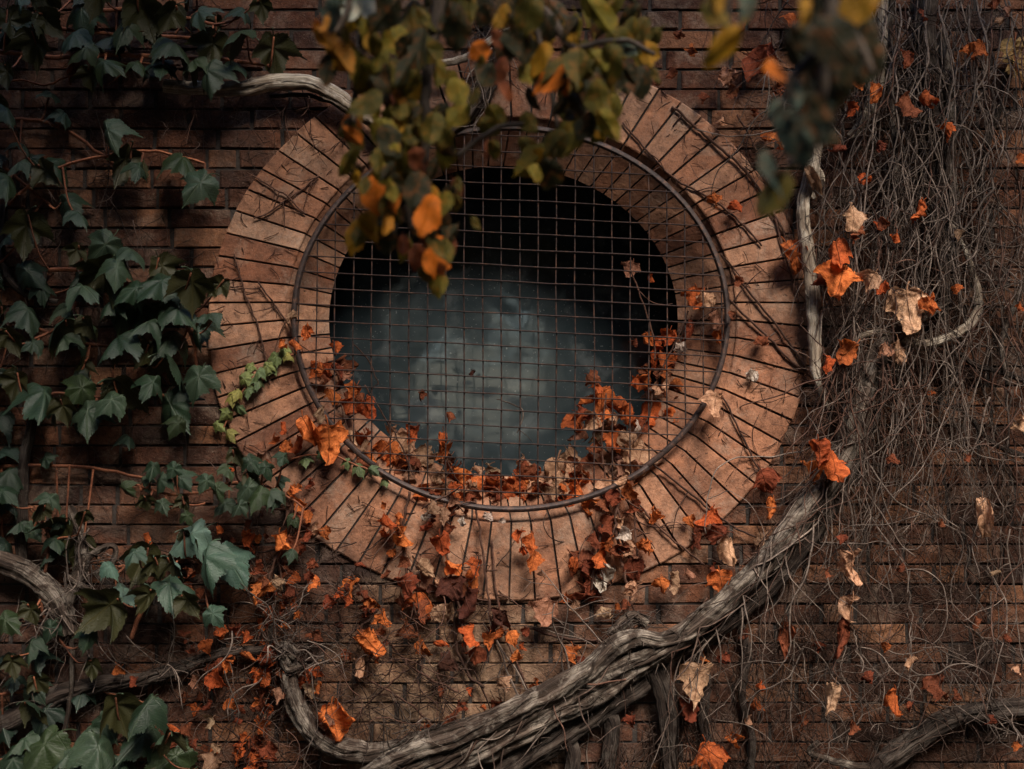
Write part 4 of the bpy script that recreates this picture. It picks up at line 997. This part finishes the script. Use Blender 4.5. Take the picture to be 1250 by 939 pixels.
ivy('little trail of yellow green ivy leaves on the left of the ring', ['358,432,1.2;335,445,1.2;312,460,1.2;296,480,1.2;280,505,1.2;272,530,1'],
    '355,434,17,f 338,438,20,f 325,449,18,f 312,455,20,f 329,452,16,f 316,466,19,f 300,464,20,f 302,478,17,f 290,480,17,f 292,498,19,f 283,487,16,f 275,507,18,f 268,520,17,f 279,531,18,f 346,428,15,f 306,448,15,f', y=-.035, ylo=-.07, cols=((.16, .19, .06), (.12, .16, .055), (.22, .20, .05), (.09, .13, .055)), small=True)
ivy('few green ivy leaves at the foot of the rim on the lower left', ['355,560,1.2;400,555,1.2;440,570,1.2;470,585,1'],
    '392,556,16,f 372,562,18,f 440,572,20,f 456,575,16,f 425,566,14,f 470,588,14,f', y=-.05, ylo=-.08, cols=((.09, .12, .05), (.07, .10, .05)), small=True)

# ------------------------------------------------------------------ foreground tree branches, out of focus
RT = random.Random(4)
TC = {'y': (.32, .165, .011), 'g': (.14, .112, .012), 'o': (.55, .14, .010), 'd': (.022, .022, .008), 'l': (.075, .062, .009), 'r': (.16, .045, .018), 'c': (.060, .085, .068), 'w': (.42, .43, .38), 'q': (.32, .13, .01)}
def branch(label, stems, leaves, y, spread=.16, big=1.0):
    a = stems[0].split(';')[0].split(',')
    root = empty('tree_branch', W(float(a[0]), float(a[1]), y), label, 'branch')
    for i, s in enumerate(stems):
        mb = MB(); tube(mb, path_of(s, y, 8), 7, lump=.1, jit=.006, seed=i); mb.build('twig', M['twig_dark'], root)
    base = [q.split(',') for q in leaves.split()]; more = []
    for px, py, s, c in base:                            # leaves grow in bunches
        more.append((px, py, s, c))
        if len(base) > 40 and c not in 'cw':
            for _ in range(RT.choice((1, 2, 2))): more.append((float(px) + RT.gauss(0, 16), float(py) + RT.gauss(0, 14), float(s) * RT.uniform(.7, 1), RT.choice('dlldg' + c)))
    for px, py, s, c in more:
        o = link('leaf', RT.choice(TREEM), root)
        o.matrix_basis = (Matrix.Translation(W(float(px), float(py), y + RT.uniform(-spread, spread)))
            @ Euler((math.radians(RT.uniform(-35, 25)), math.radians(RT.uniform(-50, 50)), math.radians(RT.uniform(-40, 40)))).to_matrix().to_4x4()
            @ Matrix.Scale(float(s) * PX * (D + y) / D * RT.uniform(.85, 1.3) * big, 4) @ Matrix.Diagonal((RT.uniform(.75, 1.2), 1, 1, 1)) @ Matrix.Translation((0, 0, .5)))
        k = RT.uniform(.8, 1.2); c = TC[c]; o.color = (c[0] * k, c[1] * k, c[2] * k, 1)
    return root
branch('blurred yellow and orange leafed branch hanging over the top of the window', ['560,-120,7;545,-40,6;530,40,5;520,110,4;522,170,3.5;505,230,3;500,280,2.4', '545,-40,4;480,0,4;440,60,3;432,150,2.4', '560,-60,5;640,-10,4;700,60,3.4;740,110,2.6;720,160,2', '700,60,2.4;760,50,2.2;800,66,1.6', '650,20,2.4;670,90,2;680,160,1.6', '640,150,2;600,160,2;560,190,2'],
 '''408,66,44,q 482,50,40,g 455,52,24,y 437,95,42,g 430,143,36,y 428,166,34,o 472,165,44,g 478,172,40,d 480,128,36,r 490,120,28,q 482,205,48,g 512,198,38,r 451,239,34,q 475,235,40,o 470,222,34,y 530,240,32,y 519,266,38,o 453,276,38,y 472,276,36,q 492,300,26,r 536,302,34,l 530,320,40,o 536,146,40,d 540,180,36,d 654,72,38,y 667,97,50,o 693,102,26,o 690,95,24,q 662,44,44,d 707,34,42,g 727,18,40,g 744,6,36,g 761,54,44,l 767,58,34,c 785,68,34,g 757,70,26,y 710,78,44,l 740,80,44,l 688,172,46,g 655,196,46,g 727,160,46,g 702,156,44,d 714,119,44,d 734,122,44,l 605,85,40,r 618,112,34,r 547,8,44,g 520,20,40,l 560,40,40,d 500,20,44,l 470,20,40,d 455,85,34,d 500,80,44,d 480,90,38,l 460,110,40,d 505,140,34,d 515,60,44,d 640,20,44,d 690,60,44,d 730,100,40,d 760,95,38,d 480,150,30,y 465,195,34,l 505,225,34,d 495,260,34,d 520,290,30,r 510,165,36,d 590,20,34,d 620,60,38,d 575,5,40,l 680,10,44,d 770,20,40,d 655,120,34,d 690,130,36,l 450,20,40,l 437,70,34,g 600,180,26,r 560,230,22,r 548,285,24,d 425,28,34,y 470,255,30,d 440,222,26,y 428,160,40,o 410,62,42,q 398,70,36,y 455,278,38,y 519,262,40,o 530,324,40,o 478,200,44,y 672,92,50,o 655,72,38,y 655,200,42,y 735,155,38,y 475,240,38,o 790,66,32,y 640,50,36,g 700,40,38,y 610,20,36,y 580,60,30,o 500,110,36,y 560,110,30,g''', -2.1)
branch('pale cream leaves on a blurred twig at the top left of the window', ['440,-90,4;432,-30,3;425,10,2.4;410,40,2'], '428,10,48,w 440,2,38,w 408,20,40,c 418,-8,40,d 395,30,30,q 400,48,36,q 382,34,24,o', -2.3, .08)
branch('dark blurred branch with pale teal leaves hanging at the upper right', ['1010,-120,6;1010,-40,5;1012,40,4;1004,110,3.4;990,160,3;965,205,2.4', '1012,20,3;1050,50,2.6;1066,90,2', '1004,60,2.6;970,90,2.2;960,120,1.8', '900,-80,3;890,-10,2.4;884,40,2'],
 '''882,60,44,y 872,16,34,l 892,30,30,d 916,2,36,c 968,112,34,c 998,98,38,d 1004,120,38,l 964,163,32,c 958,150,28,c 999,150,46,c 985,186,48,c 990,165,36,d 947,212,46,c 942,240,44,g 950,228,28,d 1040,24,44,d 1060,76,38,d 985,40,46,d 1022,46,46,d 1026,112,40,d 1000,132,36,d 950,88,28,o 1000,10,44,d 1030,80,42,d 1055,40,38,d 970,64,34,d 1010,70,44,d 985,16,34,y 1044,2,34,y 1010,160,28,d 950,130,24,c 870,-4,30,y''', -3.0, .16, 1.35)
tr = empty('unseen_shade_tree', (-3.6, -4.6, 0), 'unseen tree of the blurred branches, crowns added above the view to shade the wall', 'tree')
mb = MB(); tube(mb, spline([(Vector((-3.6, -4.6, 0)), .20), (Vector((-3.5, -4.5, 1.6)), .16), (Vector((-3.1, -4.0, 3.2)), .12), (Vector((-1.6, -3.2, 4.9)), .07), (Vector((.3, -2.6, 5.9)), .03)], 8), 12, .15, 5, 3, 3, .08); mb.build('trunk', M['bark_dark'], tr)
def shade_crown(nn, c, rad, seed, size=(.10, .17)):  # leaf clusters added out of view to shade the wall and foreground
    r = random.Random(seed); mb = MB()
    for _ in range(nn):
        while True:
            q = Vector((r.uniform(-1, 1), r.uniform(-1, 1), r.uniform(-1, 1)))
            if q.length < 1 and noise.noise(q * 2.3 + Vector((seed, 0, 0))) > -.22: break
        p = Vector(c) + Vector((q.x * rad[0], q.y * rad[1], q.z * rad[2])); s = r.uniform(*size)
        R = Euler((r.uniform(-1, 1), r.uniform(-1, 1), r.uniform(0, 6.28))).to_matrix()
        mb.add([p + R @ Vector(v_) * s for v_ in ((0, 0, 0), (.36, .35, .05), (.3, .72, .02), (0, 1, -.05), (-.3, .72, .02), (-.36, .35, .05))], [(0, 1, 2, 3), (0, 3, 4, 5)], [(0, 0), (.36, -.35), (.3, -.7), (0, -1), (-.3, -.7), (-.36, -.35)])
    o = mb.build('shade_crown', M['tree_leaf'], tr); o.color = (.10, .095, .022, 1); return o
shade_crown(2300, (-1.5, -2.4, 5.65), (.8, .9, 1.15), 1)
shade_crown(2600, (.6, -2.4, 6.6), (2.0, .8, .6), 2)
shade_crown(1000, (2.65, -2.4, 6.65), (1.3, .8, .6), 3)
shade_crown(380, (.3, -4.2, 5.75), (1.2, .8, .55), 4)
def blocker(label, c, size, seed, nn, arch=None):  # leafy blocks added outside the view to cut the sky light
    r = random.Random(seed); h = empty('blocker', (c[0], c[1], 0), label, 'blocker'); mb = MB()
    x, y, z = size[0] / 2, size[1] / 2, size[2]
    for _ in range(nn):
        q = Vector((r.uniform(-x, x), r.uniform(-y, y), r.uniform(0, z))); k = r.choice((0, 1, 1, 2))
        if k == 0: q.x = math.copysign(x, q.x)
        elif k == 1: q.y = math.copysign(y, q.y)
        else: q.z = z
        if arch:  # gap shaped so that bright sky reflects in the pane
            dx, dz = (q.x - arch[0]) / arch[1], max(0, q.z - arch[2]) / arch[3]
            if dx * dx + dz * dz < r.uniform(.55, 1.15) and r.random() > .09: continue
        p = Vector((c[0], c[1], 0)) + q + noise.noise_vector(q * 1.5) * .3; s_ = r.uniform(.18, .34)
        R = Euler((r.uniform(-1, 1), r.uniform(-1, 1), r.uniform(0, 6.28))).to_matrix()
        mb.add([p + R @ Vector(v_) * s_ for v_ in ((0, 0, 0), (.36, .35, .05), (.3, .72, .02), (0, 1, -.05), (-.3, .72, .02), (-.36, .35, .05))], [(0, 1, 2, 3), (0, 3, 4, 5)])
    o = mb.build('foliage', M['tree_leaf'], h); o.color = (.024, .034, .012, 1)
    mb = MB(); x -= .15; y -= .15; z -= .15; cx, cy = c
    def block(x0, x1, z0, z1):
        mb.add([(x0, cy - y, z0), (x1, cy - y, z0), (x1, cy + y, z0), (x0, cy + y, z0), (x0, cy - y, z1), (x1, cy - y, z1), (x1, cy + y, z1), (x0, cy + y, z1)], [(0, 1, 5, 4), (1, 2, 6, 5), (2, 3, 7, 6), (3, 0, 4, 7), (4, 5, 6, 7), (3, 2, 1, 0)])
    if arch:
        block(cx - x, arch[0] - arch[1], 0, z); block(arch[0] + arch[1], cx + x, 0, z)
        n_ = 26
        for k in range(n_):
            x0, x1 = arch[0] - arch[1] + 2 * arch[1] * k / n_, arch[0] - arch[1] + 2 * arch[1] * (k + 1) / n_
            u = ((x0 + x1) / 2 - arch[0]) / arch[1]; block(x0 + .002, x1 - .002, arch[2] + arch[3] * math.sqrt(1 - u * u), z - .01)
    else: block(cx - x, cx + x, 0, z)
    mb.build('branches', M['bark_dark'], h, smooth=False)  # solid dark core, added so no sky light passes through
blocker('added unseen leafy hedge with an arched way through it, facing the wall across the garden', (0, -9.5), (16, 1.4, 8.6), 1, 9000, (-.42, 1.0, 2.2, .95))
blocker('added unseen leafy hedge running out from the wall past its left end', (-4.4, -4.4), (1.4, 8, 7), 2, 5500)
blocker('added unseen leafy hedge running out from the wall past its right end', (5.4, -4.4), (1.4, 8, 8), 3, 6000)
